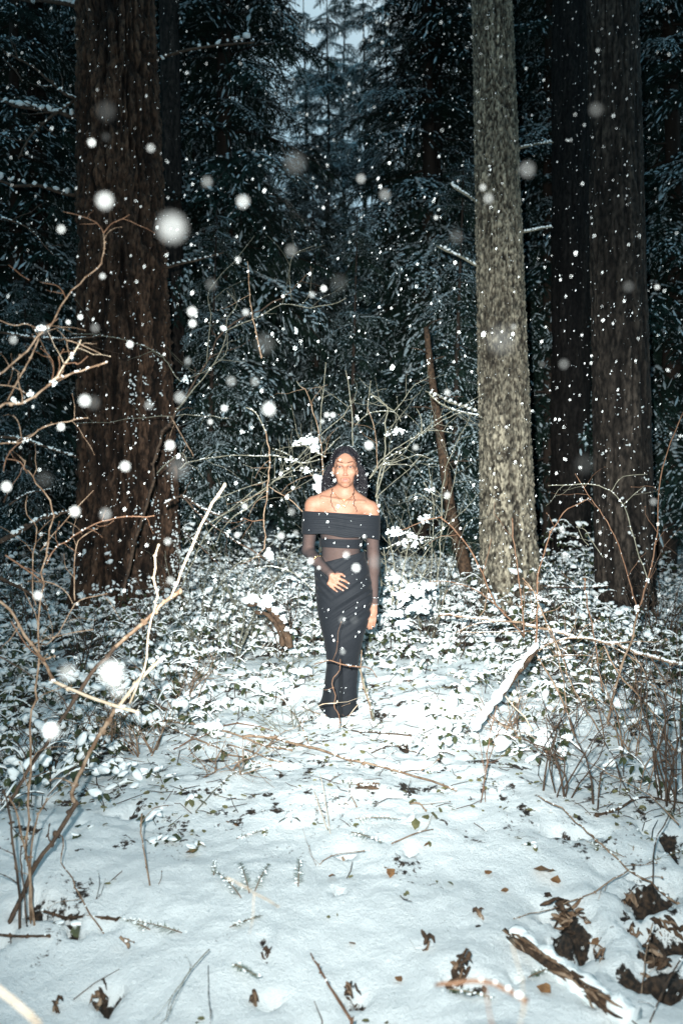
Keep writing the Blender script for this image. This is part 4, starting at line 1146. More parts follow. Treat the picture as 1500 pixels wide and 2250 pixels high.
# fallen canes in the middle of the path
for k, (pts, r0, r1, m, lb) in enumerate((
    ([(500, 1622), (567, 1627), (627, 1640), (700, 1660), (800, 1687), (917, 1717), (1000, 1742)], 3.4, 2.2, 'twig', 'longest fallen cane arching across the middle of the path'),
    ([(330, 1580), (400, 1600), (470, 1612), (560, 1640), (640, 1655)], 2.4, 1.8, 'twig', 'fallen cane joining the long one from the left'),
    ([(500, 1640), (550, 1662), (600, 1682), (640, 1680)], 1.8, 1.4, 'twig', 'short fallen cane under the long cane, left of centre'),
    ([(220, 1562), (330, 1590), (430, 1635), (500, 1665), (600, 1690)], 2.0, 1.6, 'twig', 'thin fallen cane lying low on the left of the path'),
    ([(380, 1650), (440, 1630), (520, 1600), (600, 1610)], 1.7, 1.2, 'cane', 'orange twig crossing the fallen canes left of centre'),
    ([(570, 1690), (520, 1710), (470, 1750), (430, 1790)], 1.6, 1.3, 'greytwig', 'grey twig curving down from the fallen canes'),
    ([(590, 1527), (627, 1553), (657, 1600), (680, 1650)], 1.8, 1.5, 'twig', 'curved reddish twig just left of the skirt hem'),
    ([(660, 1555), (690, 1575), (720, 1583), (745, 1572)], 1.4, 1.8, 'twig', 'arched twig in the snow right under the skirt hem'),
    ([(750, 1600), (790, 1618), (855, 1622), (900, 1628)], 1.6, 1.8, 'darkstem', 'dark twig lying right of the hem'),
    ([(815, 1660), (860, 1650), (920, 1660)], 1.6, 1.3, 'darkstem', 'dark twig with a fork lying below the one at the hem'),
    ([(830, 1680), (870, 1655)], 1.2, 1.0, 'darkstem', 'fork twig crossing the lower dark twig'),
    ([(900, 1772), (920, 1780), (935, 1787)], 1.8, 1.8, 'twig', 'tiny stick on the open snow right of centre'),
    ([(860, 1860), (920, 1845), (950, 1828)], 1.6, 1.2, 'twig', 'frosted twig lying beside the green leaf'),
    ([(770, 1720), (768, 1755), (783, 1778)], 1.2, 1.2, 'twig', 'fine twig standing beside the brown cone'),
    ([(1500, 1770), (1410, 1765), (1360, 1790), (1310, 1797)], 2, 3, 'litter', 'snow-capped rotten stick on the right'),
    ([(610, 1350), (618, 1365), (625, 1400)], 1.6, 2, 'twig', 'brown stalk standing by the broken stump left of the woman'),
    ([(640, 1375), (600, 1400), (575, 1425)], 1.6, 1, 'pale', 'curved pale twig left of the skirt'),
    ([(1065, 1300), (1100, 1262), (1140, 1230)], 0, 0, 'pale', None),
)):
    if lb is None: continue
    W = [on_ground(x, y) for x, y in pts]
    W = [w + [0, 0, .012 + .02 * math.sin(math.pi * i / (len(W) - 1))] for i, w in enumerate(W)]
    S = Shrub('fallen_twig', W[0], lb, 'twig', seed=160 + k)
    dm = W[0][1]
    S.stem(W, 0, 0, r0 * dm / FPX, r1 * W[-1][1] / FPX, m, tw=3 if len(W) > 4 else 1, snow=.3, world=True)
    S.done()

# twigs right in front of the skirt
S = Shrub('budded_twig', P(746, 1597, 4.62), 'orange budded twigs standing in front of the skirt hem', 'twig', seed=31)
S.stem([(690, 1460), (718, 1452), (730, 1452), (744, 1457), (761, 1462), (787, 1465)], 4.6, 4.6, 1.4, 2.0, c, tw=1, snow=.15)
S.stem([(787, 1465), (805, 1466), (818, 1473), (826, 1487)], 4.6, 4.65, 1.5, 1.1, c)
S.stem([(747, 1448), (746, 1471), (737, 1484), (729, 1503), (737, 1529), (733, 1551), (744, 1570), (746, 1597)], 4.6, 4.62, 1.1, 1.8, c, tw=1)
S.stem([(699, 1551), (714, 1546), (737, 1545), (741, 1540)], 4.6, 4.6, 1.3, 1.5, 'pale', tw=1)
S.done()
S = Shrub('leaning_stick', P(817, 1577, 4.85), 'snow-lined stick leaning right of the skirt', 'twig', seed=32)
S.stem([(794, 1428), (792, 1465), (796, 1500), (806, 1534), (817, 1577)], 4.75, 4.85, 1.2, 1.8, 'twig')
S.stem([(789, 1466), (800, 1505), (813, 1545), (820, 1580)], 4.85, 4.95, 3.2, 3.6, 'greytwig', snow=3)
S.stem([(788, 1545), (770, 1568), (750, 1597)], 4.7, 4.6, 1.4, 1.1, 'pale')
S.done()

# broken stump left of the woman
S = Shrub('broken_stump', on_ground(620, 1405), 'rotten reddish stump arching under a cap of snow, left of the woman', 'stump', seed=33)
S.stem([(545, 1330), (575, 1328), (600, 1345), (618, 1372), (632, 1402), (636, 1425)], 6.0, 5.9, 7, 13, 'litter', sides=10, buds=False)
S.stem([(560, 1345), (590, 1352), (612, 1385), (622, 1420)], 5.95, 5.9, 6, 8, 'litter', sides=8, buds=False)
for (lx, ly, w_, h_) in ((555, 1316, 30, 14), (580, 1322, 26, 12), (605, 1340, 20, 9), (622, 1362, 14, 8), (635, 1385, 10, 7)):
    S.lump(lx, ly, 5.95, w_, h_, 16)
S.done()

# ------------------------------------------------------------------ procedural tangles of bare twigs
def tangle(px, py, d, n, spread, hgt, m, label, seed, snow=.15, lean=0.0):
    q = np.random.default_rng(seed)
    base = on_ground(px, py) if d is None else np.array([(px - CX) / FPX * d, d, float(gbase((px - CX) / FPX * d, d))])
    S = Shrub('bare_shrub', base, label, 'shrub', seed=seed)
    for k in range(n):
        a = q.uniform(0, 6.28); r = q.uniform(.2, 1) * spread; h = hgt * q.uniform(.6, 1.1)
        p0 = base + [q.normal() * .05, q.normal() * .05, -.05]
        p3 = base + [math.cos(a) * r + lean, math.sin(a) * r * .6, h]
        p1 = p0 * .66 + p3 * .34 + q.normal(size=3) * .05 * hgt + [0, 0, .1 * h]
        p2 = p0 * .33 + p3 * .67 + q.normal(size=3) * .05 * hgt + [0, 0, .06 * h]
        S.stem([p0, p1, p2, p3], 0, 0, q.uniform(.0035, .006), .0016, m, tw=int(q.integers(3, 7)), snow=snow, world=True, sides=4)
    S.done()


tangle(1250, 1760, None, 9, .35, .5, 'darkstem', 'dark twiggy bush sprouting from the snow, right of centre', 201, .1)
tangle(1460, 1760, None, 10, .3, .75, 'darkstem', 'dense dark canes massed at the right edge', 202, .1)
tangle(1350, 1660, None, 7, .35, .5, 'twig', 'fine spreading twigs in front of the long bent canes', 203, .1)
tangle(230, 1640, None, 10, .45, .35, 'twig', 'spray of fine reddish twigs beside the broken stems, left', 204, .1)
tangle(400, 1560, None, 10, .4, .35, 'twig', 'low twiggy bush poking through snow, left of the path', 205, .15)
tangle(180, 1500, None, 8, .4, .5, 'darkstem', 'dark low bush under the leaning thick stem', 206, .3)
tangle(430, 1450, None, 8, .45, .5, 'greytwig', 'greenish grey low bush left of the broken stump', 207, .35)
tangle(1250, 1480, None, 9, .5, .5, 'twig', 'twiggy bush beneath the arching snowy branches', 208, .3)
tangle(1440, 1440, None, 9, .5, .7, 'darkstem', 'black shadowed bush at the foot of the dark right fir', 209, .25)
tangle(1010, 1330, None, 9, .5, .6, 'greytwig', 'grey bush at the left foot of the grey fir', 210, .35)
tangle(560, 1290, 7.2, 12, .9, 1.2, 'greytwig', 'tall grey thicket between the massive fir and the woman', 211, .3)
tangle(430, 1290, 7.4, 9, .7, .9, 'greytwig', 'grey thicket at the right foot of the massive fir', 212, .35)
tangle(760, 1290, 7.0, 8, .8, 1.7, 'greytwig', 'tall pale thicket straight behind the woman', 213, .25)
tangle(930, 1290, 7.2, 8, .7, 1.5, 'greytwig', 'pale thicket behind the woman\'s arm on the right', 214, .25)
tangle(70, 1320, 7.0, 10, .8, 1.2, 'darkstem', 'dark thicket at the left edge behind the snowy boughs', 215, .35)
tangle(640, 1480, None, 5, .3, .18, 'greytwig', 'low sprig patch left of the skirt', 216, .1)
tangle(640, 1600, None, 6, .4, .14, 'greytwig', 'flat mesh of fine twigs before the hem', 217, .1)

tangle(500, 1290, 6.4, 9, .7, .75, 'greytwig', 'snow-laden bush right of the massive fir, in front of the thicket', 218, .8)
tangle(620, 1290, 6.7, 9, .6, .7, 'darkstem', 'snow-laden low bush just left of the woman\'s hip', 219, .8)
tangle(330, 1290, 7.0, 9, .7, .6, 'darkstem', 'snow-crusted bush against the foot of the massive fir', 220, .9)
tangle(1240, 1290, 7.4, 9, .6, .6, 'darkstem', 'snow-crusted bush between the feet of the grey and dark firs', 221, .9)
tangle(180, 1290, 6.6, 9, .8, .8, 'darkstem', 'snow-crusted thicket left of the massive fir', 222, .7)
tangle(990, 1290, 6.6, 8, .6, .6, 'darkstem', 'dark twiggy bush beside the left foot of the grey fir', 223, .7)
tangle(1460, 1290, 7.0, 9, .7, 1.0, 'darkstem', 'tall dark thicket right of the dark fir', 224, .4)
tangle(110, 1700, None, 8, .35, .35, 'darkstem', 'small dark bush below the leaning thick stem', 225, .2)
tangle(330, 1660, None, 9, .4, .3, 'twig', 'low reddish bush right of the second thick stem', 226, .2)
tangle(1120, 1620, None, 7, .3, .25, 'twig', 'low twigs around the three-stemmed cane', 227, .2)
tangle(1200, 1640, None, 7, .3, .3, 'darkstem', 'dark twigs under the budded orange twig', 228, .2)
tangle(480, 1700, None, 6, .4, .15, 'twig', 'flat tangle of twigs at the left of the path', 229, .2)
tangle(1380, 1560, None, 9, .4, .5, 'darkstem', 'dark brush behind the long bent brown canes', 230, .2)

# ------------------------------------------------------------------ evergreen plants, ferns, dead leaves


def leaf_plant(px, py, n, size, m, label, seed, snow=True, cat='plant', name='salal_plant', part='leaf'):
    q = np.random.default_rng(seed)
    b = on_ground(px, py)
    e = empty(name, b, label, cat)
    sm = MB()
    for k in range(n):
        az = q.uniform(0, 6.28); rr = q.uniform(.1, 1) * size * 1.1
        c_ = np.array([math.cos(az) * rr, math.sin(az) * rr, size * q.uniform(.05, .5)])
        s = size * q.uniform(.7, 1.2)
        V, F = leaf([0, 0, 0], s, 0, 0, 0, q.uniform(1.0, 1.5))
        o = mesh_obj(part, V, F, M[m], e, False)
        o.location = c_; o.rotation_euler = (q.uniform(-.5, .5), q.uniform(-.2, .7), az + q.uniform(-1, 1))
        if snow and q.random() < .65:
            sm.add(*blob(c_ + [math.cos(az) * s * .3, math.sin(az) * s * .3, s * .08], s * .34, 1, .45))
    if sm.n: sm.build('snow', M['snow'], e, kind='stuff')


for k, (x, y, n, s, m, lb) in enumerate((
    (355, 1850, 7, .045, 'leaf', 'cluster of dark oval evergreen leaves poking from the snow, lower left'),
    (440, 1865, 4, .045, 'olive', 'pair of olive leaves right of the dark oval cluster'),
    (420, 1760, 5, .05, 'olive', 'pale green leaf clump half under snow above the oval cluster'),
    (375, 1715, 5, .05, 'leaf', 'snow-laden leaf clump above the pale green clump'),
    (280, 1730, 6, .055, 'leaf', 'snow-capped leaf clump left of the fallen grey twig'),
    (180, 1830, 4, .045, 'leaf', 'dark leaves under a snow hump right of the leaning stem'),
    (150, 2035, 4, .045, 'leaf', 'dark leaves at the end of the mossy stick'),
    (925, 1800, 3, .06, 'olive', 'broad pale leaf standing on edge, right of centre'),
    (945, 1850, 2, .03, 'olive', 'small yellow-green leaf beside the broad pale leaf'),
    (880, 1625, 6, .03, 'olive', 'mossy green sprig right of the hem'),
    (850, 1600, 6, .025, 'olive', 'small moss tuft above the mossy sprig'),
    (575, 1500, 7, .035, 'olive', 'olive leaf tuft left of the skirt'),
    (560, 1480, 4, .03, 'leaf', 'dark small leaves above the olive tuft'),
    (690, 1430, 5, .035, 'leaf', 'green leaves against the left edge of the skirt'),
    (970, 1940, 2, .03, 'olive', 'single pale green leaf on smooth snow'),
    (1145, 1850, 4, .03, 'leaf', 'dark green leaves on the snow right of the broken stick'),
    (1165, 1860, 3, .03, 'olive', 'olive leaf cupped with snow beside the dark green leaves'),
    (1305, 1862, 4, .022, 'olive', 'little yellow-green leaves under the crossing cane'),
    (1000, 1480, 6, .04, 'olive', 'leaf tuft on the snow bank left of the snowy log'),
    (1040, 1440, 7, .04, 'leaf', 'leaf tuft above the snow bank, left of the snowy log'),
    (1110, 1650, 6, .03, 'brownleaf', 'brown curled leaves by the three-stemmed cane'),
    (1125, 1590, 6, .03, 'brownleaf', 'brown curled leaves under the snowy log'),
    (1080, 1470, 6, .035, 'leaf', 'leaves poking out beside the snowy log'),
    (590, 1830, 5, .022, 'olive', 'small sprig of olive leaves on the near snow, left of centre'),
    (500, 1815, 2, .025, 'brownleaf', 'tiny brown leaf pair in a snow hollow, left of centre'),
    (965, 1640, 4, .03, 'brownleaf', 'brown seed head at the end of the dark twigs'),
    (900, 1500, 3, .04, 'brownleaf', 'brown dead leaf right of the skirt'),
    (1008, 1650, 4, .03, 'olive', 'olive leaves near the centre right snow'),
    (1460, 1650, 4, .03, 'brownleaf', 'dry brown seed head on the bent cane at the right edge'),
)):
    leaf_plant(x, y, n, s, m, lb, 300 + k, snow=m != 'brownleaf')

for k, (x, y, s, lb) in enumerate((
    (1170, 1915, .06, 'large curled orange-brown dead leaf on the snow, lower right'),
    (1065, 1925, .022, 'tiny brown leaf scrap left of the large dead leaf'),
    (1110, 1965, .022, 'small amber leaf scrap below the large dead leaf'),
    (1205, 1925, .045, 'dark brown dead leaf half covered, right of the large dead leaf'),
    (1225, 1947, .03, 'small curled brown leaf below the half covered one'),
    (853, 1910, .02, 'small brown seed leaf right of the frost-rimmed stick'),
    (720, 1930, .022, 'dark brown seed leaf left of the branch stub'),
    (900, 1885, .035, 'pale curled leaf on the snow below the broad pale leaf'),
    (855, 1930, .03, 'short rusty leaf strip right of the branch stub'),
    (930, 1862, .02, 'little brown speck leaf on the frosted twig'),
    (870, 2150, .022, 'tiny dry leaf at the bottom, right of centre'),
    (765, 2077, .018, 'tiny faint leaf on the smooth near snow'),
    (1190, 2188, .03, 'brown triangular leaf by the lower end of the bark log'),
    (405, 1880, .03, 'small orange twig leaf below the olive pair'),
    (1235, 1605, .04, 'brown leaf hanging by the dark cane stump'),
    (1300, 2070, .05, 'rust-brown leaf in the snow right of the rotten stump'),
)):
    q = np.random.default_rng(400 + k); b = on_ground(x, y)
    V, F = leaf([0, 0, 0], s * 1.5, 0, 0, 0, 1.5)
    V = V + np.random.default_rng(k).normal(size=V.shape) * s * .09
    o = mesh_obj('dead_leaf', V, F, M['brownleaf'], None, False)
    o.location = b + [0, 0, .008]; o.rotation_euler = (q.uniform(-.3, .3), q.uniform(-.5, -.1), q.uniform(0, 6))
    tag(o, lb, 'leaf')


def sprig(px, py, L, az, label, seed, lift=.3, m='fern', nside=18, name='hemlock_sprig', world=None, frost=.2):
    q = np.random.default_rng(seed)
    b = on_ground(px, py) if world is None else np.array(world)
    e = empty(name, b, label, 'sprig')
    ax = [np.array([math.cos(az) * L * t, math.sin(az) * L * t, lift * L * t - .5 * L * lift * t * t + .004]) for t in np.linspace(0, 1, 9)]
    mb = MB(); mb.add(*tube(ax, np.linspace(.0022, .001, 9), 4)); mb.build('stem', M['twig'], e)
    nb_, ns = MB(), MB()
    A = smooth_line(ax, 3); n = len(A)
    for sd in (-1, 1):
        for i in range(2, n):
            if q.random() < .12: continue
            aa = az + sd * R(q.uniform(48, 78)); l = L * .17 * (1.15 - i / n * .7) * q.uniform(.7, 1.2)
            d = np.array([math.cos(aa), math.sin(aa), q.uniform(-.35, .25)]) * l
            w = np.array([-math.sin(aa), math.cos(aa), 0]) * .0016
            nb_.add([A[i] + w, A[i] - w, A[i] + d * .6 + w * .7, A[i] + d * .6 - w * .7, A[i] + d], [[0, 1, 2], [1, 3, 2], [2, 3, 4]])
            if q.random() < frost:
                ns.add(*blob(A[i] + d * q.uniform(.2, .8) + [0, 0, .003], .006, 0, .6))
    nb_.build('needles', M[m], e, kind='stuff')
    if ns.n: ns.build('snow', M['snow'], e, kind='stuff')


for k, (x, y, L, az, lb) in enumerate((
    (400, 2052, .20, 2.9, 'thick green conifer sprig lying at the lower left'),
    (330, 2045, .14, 2.7, 'paler conifer sprig beside the thick green one'),
    (548, 1965, .17, 1.9, 'fan of green needles standing up from the snow, left of centre'),
    (560, 1960, .15, 1.3, 'second needle fan just right of the first'),
    (530, 1975, .16, 2.3, 'drooping needle fan leaning left of the pair'),
    (655, 1950, .15, 1.6, 'lone upright green sprig right of the needle fans'),
    (470, 1925, .10, 1.7, 'small dark sprig above left of the needle fans'),
    (765, 1770, .16, 2.3, 'frosty sprig curling at the top of the snow hollow'),
    (780, 1800, .20, -.3, 'frosted frond drooping right over the snow hollow'),
    (770, 1830, .20, -.9, 'frosted frond hanging down beside the branch stub'),
    (520, 1845, .12, .5, 'green sprig half buried left of centre'),
    (505, 2040, .12, .5, 'frost-covered flat sprig on the near snow'),
    (510, 2120, .14, -.8, 'faint frosted frond at the lower left of the near snow'),
    (640, 1785, .08, .8, 'small frosty sprig on the open snow'),
    (980, 2175, .15, -.5, 'dark green sprig under the blurred orange twig'),
    (1390, 1870, .22, 1.2, 'dark needled sprig by the crossing cane, lower right'),
    (1370, 1885, .20, 2.4, 'dark needled sprig spreading left of the crossing cane'),
    (1420, 1900, .20, .4, 'dark needled sprig reaching to the right edge'),
    (1160, 2150, .12, .4, 'mossy sprig under the bark log'),
    (470, 1240, .3, .8, 'snowy needle sprig beside the massive fir'),
)):
    sprig(x, y, L, az, lb, 500 + k, lift=.5 if k in (2, 3, 4, 5) else .2)
sprig(0, 0, .14, -1.2, 'frosty needled sprig caught on the tall orange cane', 560, lift=-.3, world=P(1178, 1312, 4.98), frost=.7)
sprig(0, 0, .16, -2.0, 'pale needled sprig hanging under the caught sprig', 561, lift=-1.2, world=P(1177, 1316, 4.97), frost=.5)

# brown frosted cone
b = on_ground(805, 1737)
e = empty('spruce_cone', b, 'long brown cone lying in the snow below the hem', 'cone')
q = np.random.default_rng(77); mb = MB()
cv = MB(); cv.add(*tube([[-.055, 0, .01], [-.03, 0, .014], [.03, 0, .014], [.06, -.005, .01]], [.005, .010, .010, .003], 8)); cv.build('core', M['litter'], e)
for k in range(70):
    t = q.random(); a = q.uniform(0, math.pi)
    p = np.array([-.05 + .105 * t, math.cos(a) * .014, .014 + math.sin(a) * .014])
    V, F = leaf([0, 0, 0], .016, 0, 0, 0, 1.4)
    if k < 60:
        V, F = leaf(p, .016, math.atan2(math.cos(a), .5), -q.uniform(.2, .7), 0, 1.3); mb.add(V, F)
mb.build('scales', M['twig'], e, False, kind='stuff')
mb = MB()
for k in range(14): mb.add(*blob([q.uniform(-.03, .06), q.uniform(-.01, .01), .028], .006, 0, .6))
mb.build('snow', M['snow'], e, kind='stuff')

# shredded rotten bark: the half-buried log and the broken pieces in the hollows


def shreds(px, py, w, h, n, label, seed, name='rotten_bark', tall=.03, m='litter', ang=None):
    q = np.random.default_rng(seed); b = on_ground(px, py); k = b[1] / FPX
    e = empty(name, b, label, 'bark')
    for i in range(n):
        mb = MB()
        L = q.uniform(.35, 1) * w * k; a = (q.uniform(-.6, .6) if ang is None else ang + q.normal() * .12) + (math.pi if q.random() < .5 else 0)
        c_ = np.array([q.normal() * w * k * .28, q.normal() * h * k * .5, q.uniform(0, tall)])
        if ang is not None:
            u = q.uniform(-1, 1); c_ = np.array([math.cos(ang) * u * w * k, math.sin(ang) * u * w * k, q.uniform(.0, tall)]) + q.normal(size=3) * [.006, .006, .003]
            L *= .45
        pts = [c_ + np.array([math.cos(a) * L * t, math.sin(a) * L * t, .02 * math.sin(t * 3 + i) + q.normal() * .004]) for t in np.linspace(-.5, .5, 6)]
        V, F = tube(pts, np.array([.4, 1, 1.1, .9, .7, .2]) * q.uniform(.004, .011) * (w / 60) ** .3, 5)
        mb.add(V, F); mb.build('bark_strip', M[m if q.random() < .7 else 'twig'], e, False)


shreds(1248, 2030, 60, 60, 26, 'rotten stump of layered brown bark showing through the snow, lower right', 601, tall=.07)
shreds(1440, 2130, 60, 40, 14, 'black rotten wood in the hollow at the bottom right', 602, tall=.03)
shreds(1462, 2055, 50, 30, 10, 'dark bark pieces at the right edge above the bottom hollow', 603, tall=.04)
shreds(1375, 1985, 26, 20, 8, 'small dark bark knot above the rotten stump', 604, tall=.03)
shreds(1010, 2150, 30, 34, 14, 'splintered brown stub at the bottom right of centre', 605, tall=.07)
shreds(1320, 2110, 20, 20, 5, 'curved dark bark piece between the stump and the hollow', 606)
shreds(1050, 2010, 20, 14, 5, 'brown wood crumbs on the snow left of the stump', 607, tall=.015)
shreds(770, 2200, 34, 18, 8, 'dark bark scraps at the foot of the thick orange stick', 608, tall=.03)
shreds(560, 2205, 20, 16, 5, 'small bark scraps at the bottom, left of centre', 609, tall=.02)
shreds(222, 2205, 24, 30, 9, 'mossy brown stub at the bottom left', 610, tall=.06)
shreds(120, 2215, 22, 14, 4, 'dark wood scrap left of the mossy brown stub', 611, tall=.02)
shreds(1395, 2060, 20, 30, 6, 'hooked strip of bark right of the stump', 612, tall=.05)
shreds(585, 2102, 18, 8, 4, 'brown crumb pair on the smooth near snow', 613, tall=.012)
shreds(940, 2085, 22, 10, 5, 'curly brown dry fern scrap, lower right of centre', 614, tall=.03)
la, lb_ = on_ground(1115, 2065), on_ground(1345, 2235)
mid = (la + lb_) / 2; an = math.atan2(lb_[1] - la[1], lb_[0] - la[0])
LG = empty('bark_log', mid, 'half-buried log with shredded bark running to the bottom right, snow along its back', 'log')
q = np.random.default_rng(620)
Lh = np.linalg.norm((lb_ - la)[:2]) / 2
ll_ = [la + (lb_ - la) * t - mid + [0, 0, .01] for t in np.linspace(0, 1, 9)]
mb = MB(); mb.add(*tube(np.array(ll_) + q.normal(size=(9, 3)) * .004, np.linspace(.009, .021, 9), 9)); mb.build('wood', M['litter'], LG)
for i in range(60):
    t = q.random(); c_ = la + (lb_ - la) * t - mid + [q.normal() * .012, q.normal() * .012, .022 + q.uniform(0, .02) * (t + .3)]
    L = q.uniform(.04, .12); a = an + q.normal() * .2
    pts = [c_ + np.array([math.cos(a) * L * u, math.sin(a) * L * u, q.normal() * .004]) for u in (-.5, -.2, .2, .5)]
    mb = MB(); mb.add(*tube(pts, np.array([.3, 1, .9, .3]) * q.uniform(.003, .008), 4)); mb.build('bark_strip', M['litter' if q.random() < .6 else 'twig'], LG, False)
mb = MB()
nrm = np.array([math.sin(an) * -1, math.cos(an), 0]); nrm = -nrm if nrm[0] < 0 else nrm
tt = np.linspace(-.02, 1.1, 60)
RD = la + (lb_ - la) * tt[:, None] - mid + nrm * .030 + np.array([0, 0, .004])
V, F = tube(RD, (.030 + .010 * tt) * (1 + .25 * vn(tt * 9, 0, 0, 8)), 20)
V = V + (.009 * fbm(V[:, 0] * 30, V[:, 1] * 30, V[:, 2] * 30, 6, 3))[:, None] * np.array([.7, .7, 1])
mb.add(V, F)
mb.build('snow', M['snow'], LG, kind='stuff')
# ------------------------------------------------------------------ the woman
PX0, PY0, PD = 755.0, 1575.0, 5.1
PS = FPX / PD


def q2(px, py):
    return (px - PX0) / PS, (PY0 - py) / PS


PO = np.array([(PX0 - CX) / PS, PD, CAMZ - (PY0 - CY) / PS])
W = empty('person', PO, 'woman in a black off-shoulder top and long black skirt standing in the snow, hand on hip bone', 'person')
W["label"] = 'woman in black off-shoulder top and long skirt, one hand on her belly'


def smin(a, b, k):
    h = np.clip(.5 + .5 * (b - a) / k, 0, 1)
    return b + (a - b) * h - k * h * (1 - h)


def smax(a, b, k): return -smin(-a, -b, k)


class Field:
    def __init__(self, xs, ys, zs):
        self.xs, self.ys, self.zs = xs, ys, zs
        self.d = np.full((len(xs), len(ys), len(zs)), .3, np.float32)

    def sub(self, lo, hi, m=.06):
        s = []
        for a, l, h in zip((self.xs, self.ys, self.zs), lo, hi):
            i0 = np.searchsorted(a, l - m); i1 = np.searchsorted(a, h + m)
            s.append(slice(max(0, i0), max(i0 + 1, i1)))
        return tuple(s)

    def put(self, lo, hi, fn, k, m=.06, op='u'):
        s = self.sub(lo, hi, m)
        X, Y, Z = np.meshgrid(self.xs[s[0]], self.ys[s[1]], self.zs[s[2]], indexing='ij')
        if X.size == 0: return
        n = fn(X, Y, Z).astype(np.float32)
        cur = self.d[s]
        self.d[s] = smin(cur, n, k) if op == 'u' else smax(cur, -n, k)

    def ell(self, c, r, k=.02, op='u', rot=0.0):
        c = np.array(c); r = np.array(r, float); R_ = r.max()
        ca, sa = math.cos(rot), math.sin(rot)
        def fn(X, Y, Z):
            x, y, z = X - c[0], Y - c[1], Z - c[2]
            x, z = x * ca + z * sa, -x * sa + z * ca
            k0 = np.sqrt((x / r[0]) ** 2 + (y / r[1]) ** 2 + (z / r[2]) ** 2)
            k1 = np.sqrt((x / r[0] ** 2) ** 2 + (y / r[1] ** 2) ** 2 + (z / r[2] ** 2) ** 2) + 1e-9
            return k0 * (k0 - 1) / k1
        self.put(c - R_, c + R_, fn, k, max(.03, k * 2), op)

    def cap(self, a, b, ra, rb, k=.02, op='u', fy=1.0):
        a, b = np.array(a, float), np.array(b, float)
        def fn(X, Y, Z):
            pa = np.stack([X - a[0], (Y - a[1]) / fy, Z - a[2]], -1); ba = (b - a) * [1, 1 / fy, 1]
            t = np.clip((pa @ ba) / (ba @ ba), 0, 1)
            return np.linalg.norm(pa - t[..., None] * ba, axis=-1) - (ra + (rb - ra) * t)
        m = max(ra, rb) * max(1, fy)
        self.put(np.minimum(a, b) - m, np.maximum(a, b) + m, fn, k, max(.03, k * 2), op)

    def mesh(self, off=0.0):
        d = self.d - off; ins = d < 0
        nx, ny, nz = d.shape
        # surface nets
        c = np.zeros((nx - 1, ny - 1, nz - 1), np.int8)
        for i in (0, 1):
            for j in (0, 1):
                for k in (0, 1):
                    c += ins[i:nx - 1 + i, j:ny - 1 + j, k:nz - 1 + k]
        act = (c > 0) & (c < 8)
        idx = -np.ones(act.shape, np.int64); ii = np.argwhere(act); idx[act] = np.arange(len(ii))
        P_ = np.stack([self.xs[:, None, None] + 0 * d, self.ys[None, :, None] + 0 * d, self.zs[None, None, :] + 0 * d], -1) if d.size < 3e6 else None
        acc = np.zeros((len(ii), 3)); cnt = np.zeros(len(ii))
        cr = [(i, j, k) for i in (0, 1) for j in (0, 1) for k in (0, 1)]
        def co(I): return np.stack([self.xs[I[:, 0]], self.ys[I[:, 1]], self.zs[I[:, 2]]], 1)
        for a in cr:
            for b in cr:
                if sum(b) - sum(a) != 1 or any(b[t] < a[t] for t in range(3)): continue
                A = ii + a; B = ii + b
                da = d[A[:, 0], A[:, 1], A[:, 2]]; db = d[B[:, 0], B[:, 1], B[:, 2]]
                m = (da < 0) != (db < 0)
                t = np.where(m, da / np.where(m, da - db, 1), 0)
                p = co(A) * (1 - t)[:, None] + co(B) * t[:, None]
                acc[m] += p[m]; cnt[m] += 1
        V = acc / cnt[:, None]
        F = []
        for ax in range(3):
            s0 = [slice(1, -1)] * 3; s0[ax] = slice(0, -1)
            s1 = list(s0); s1[ax] = slice(1, None)
            a = ins[tuple(s0)]; b = ins[tuple(s1)]
            for flip in (False, True):
                m = (a & ~b) if not flip else (~a & b)
                I = np.argwhere(m)
                if not len(I): continue
                base = I + 1; base[:, ax] -= 1
                u, v = [(1, 2), (2, 0), (0, 1)][ax]
                q_ = []
                for (du, dv) in ((-1, -1), (0, -1), (0, 0), (-1, 0)):
                    J = base.copy(); J[:, u] += du; J[:, v] += dv
                    q_.append(idx[J[:, 0], J[:, 1], J[:, 2]])
                Q = np.stack(q_, 1)
                if flip: Q = Q[:, ::-1]
                F.append(Q)
        F = np.concatenate(F)
        return V, F[(F >= 0).all(1)]


def spaced(segs):
    out = []
    for a, b, s in segs:
        out.append(np.arange(a, b, s))
    return np.concatenate(out)


FX = spaced([(-.30, .27, .0034)])
FY = spaced([(-.19, -.09, .0034), (-.09, .20, .0045)])
FZ = spaced([(-.06, .56, .012), (.56, .86, .0045), (.86, .98, .0030), (.98, 1.44, .0050), (1.44, 1.76, .0026)])
B = Field(FX, FY, FZ)
# torso and pelvis
B.ell((-.018, .035, 1.235), (.128, .092, .17), .03)
B.ell((-.018, .030, 1.34), (.15, .078, .075), .04)
B.cap((-.018, .035, 1.18), (-.018, .035, .98), .118, .122, .05, fy=.78)
B.ell((-.004, .045, .865), (.168, .118, .14), .05)
B.cap((-.05, .035, 1.395), (-.185, .035, 1.367), .048, .05, .03)
B.cap((.03, .035, 1.385), (.165, .035, 1.337), .048, .05, .03)
B.cap((.0, .045, 1.46), (-.12, .04, 1.405), .042, .040, .03)
B.cap((.012, .045, 1.45), (.11, .04, 1.375), .042, .040, .03)
B.ell((-.085, -.03, 1.245), (.062, .058, .058), .03)
B.ell((.048, -.03, 1.235), (.062, .058, .058), .03)
# collar bones
B.cap((-.018, -.038, 1.385), (-.14, -.012, 1.405), .009, .008, .014)
B.cap((.022, -.038, 1.378), (.13, -.012, 1.375), .009, .008, .014)
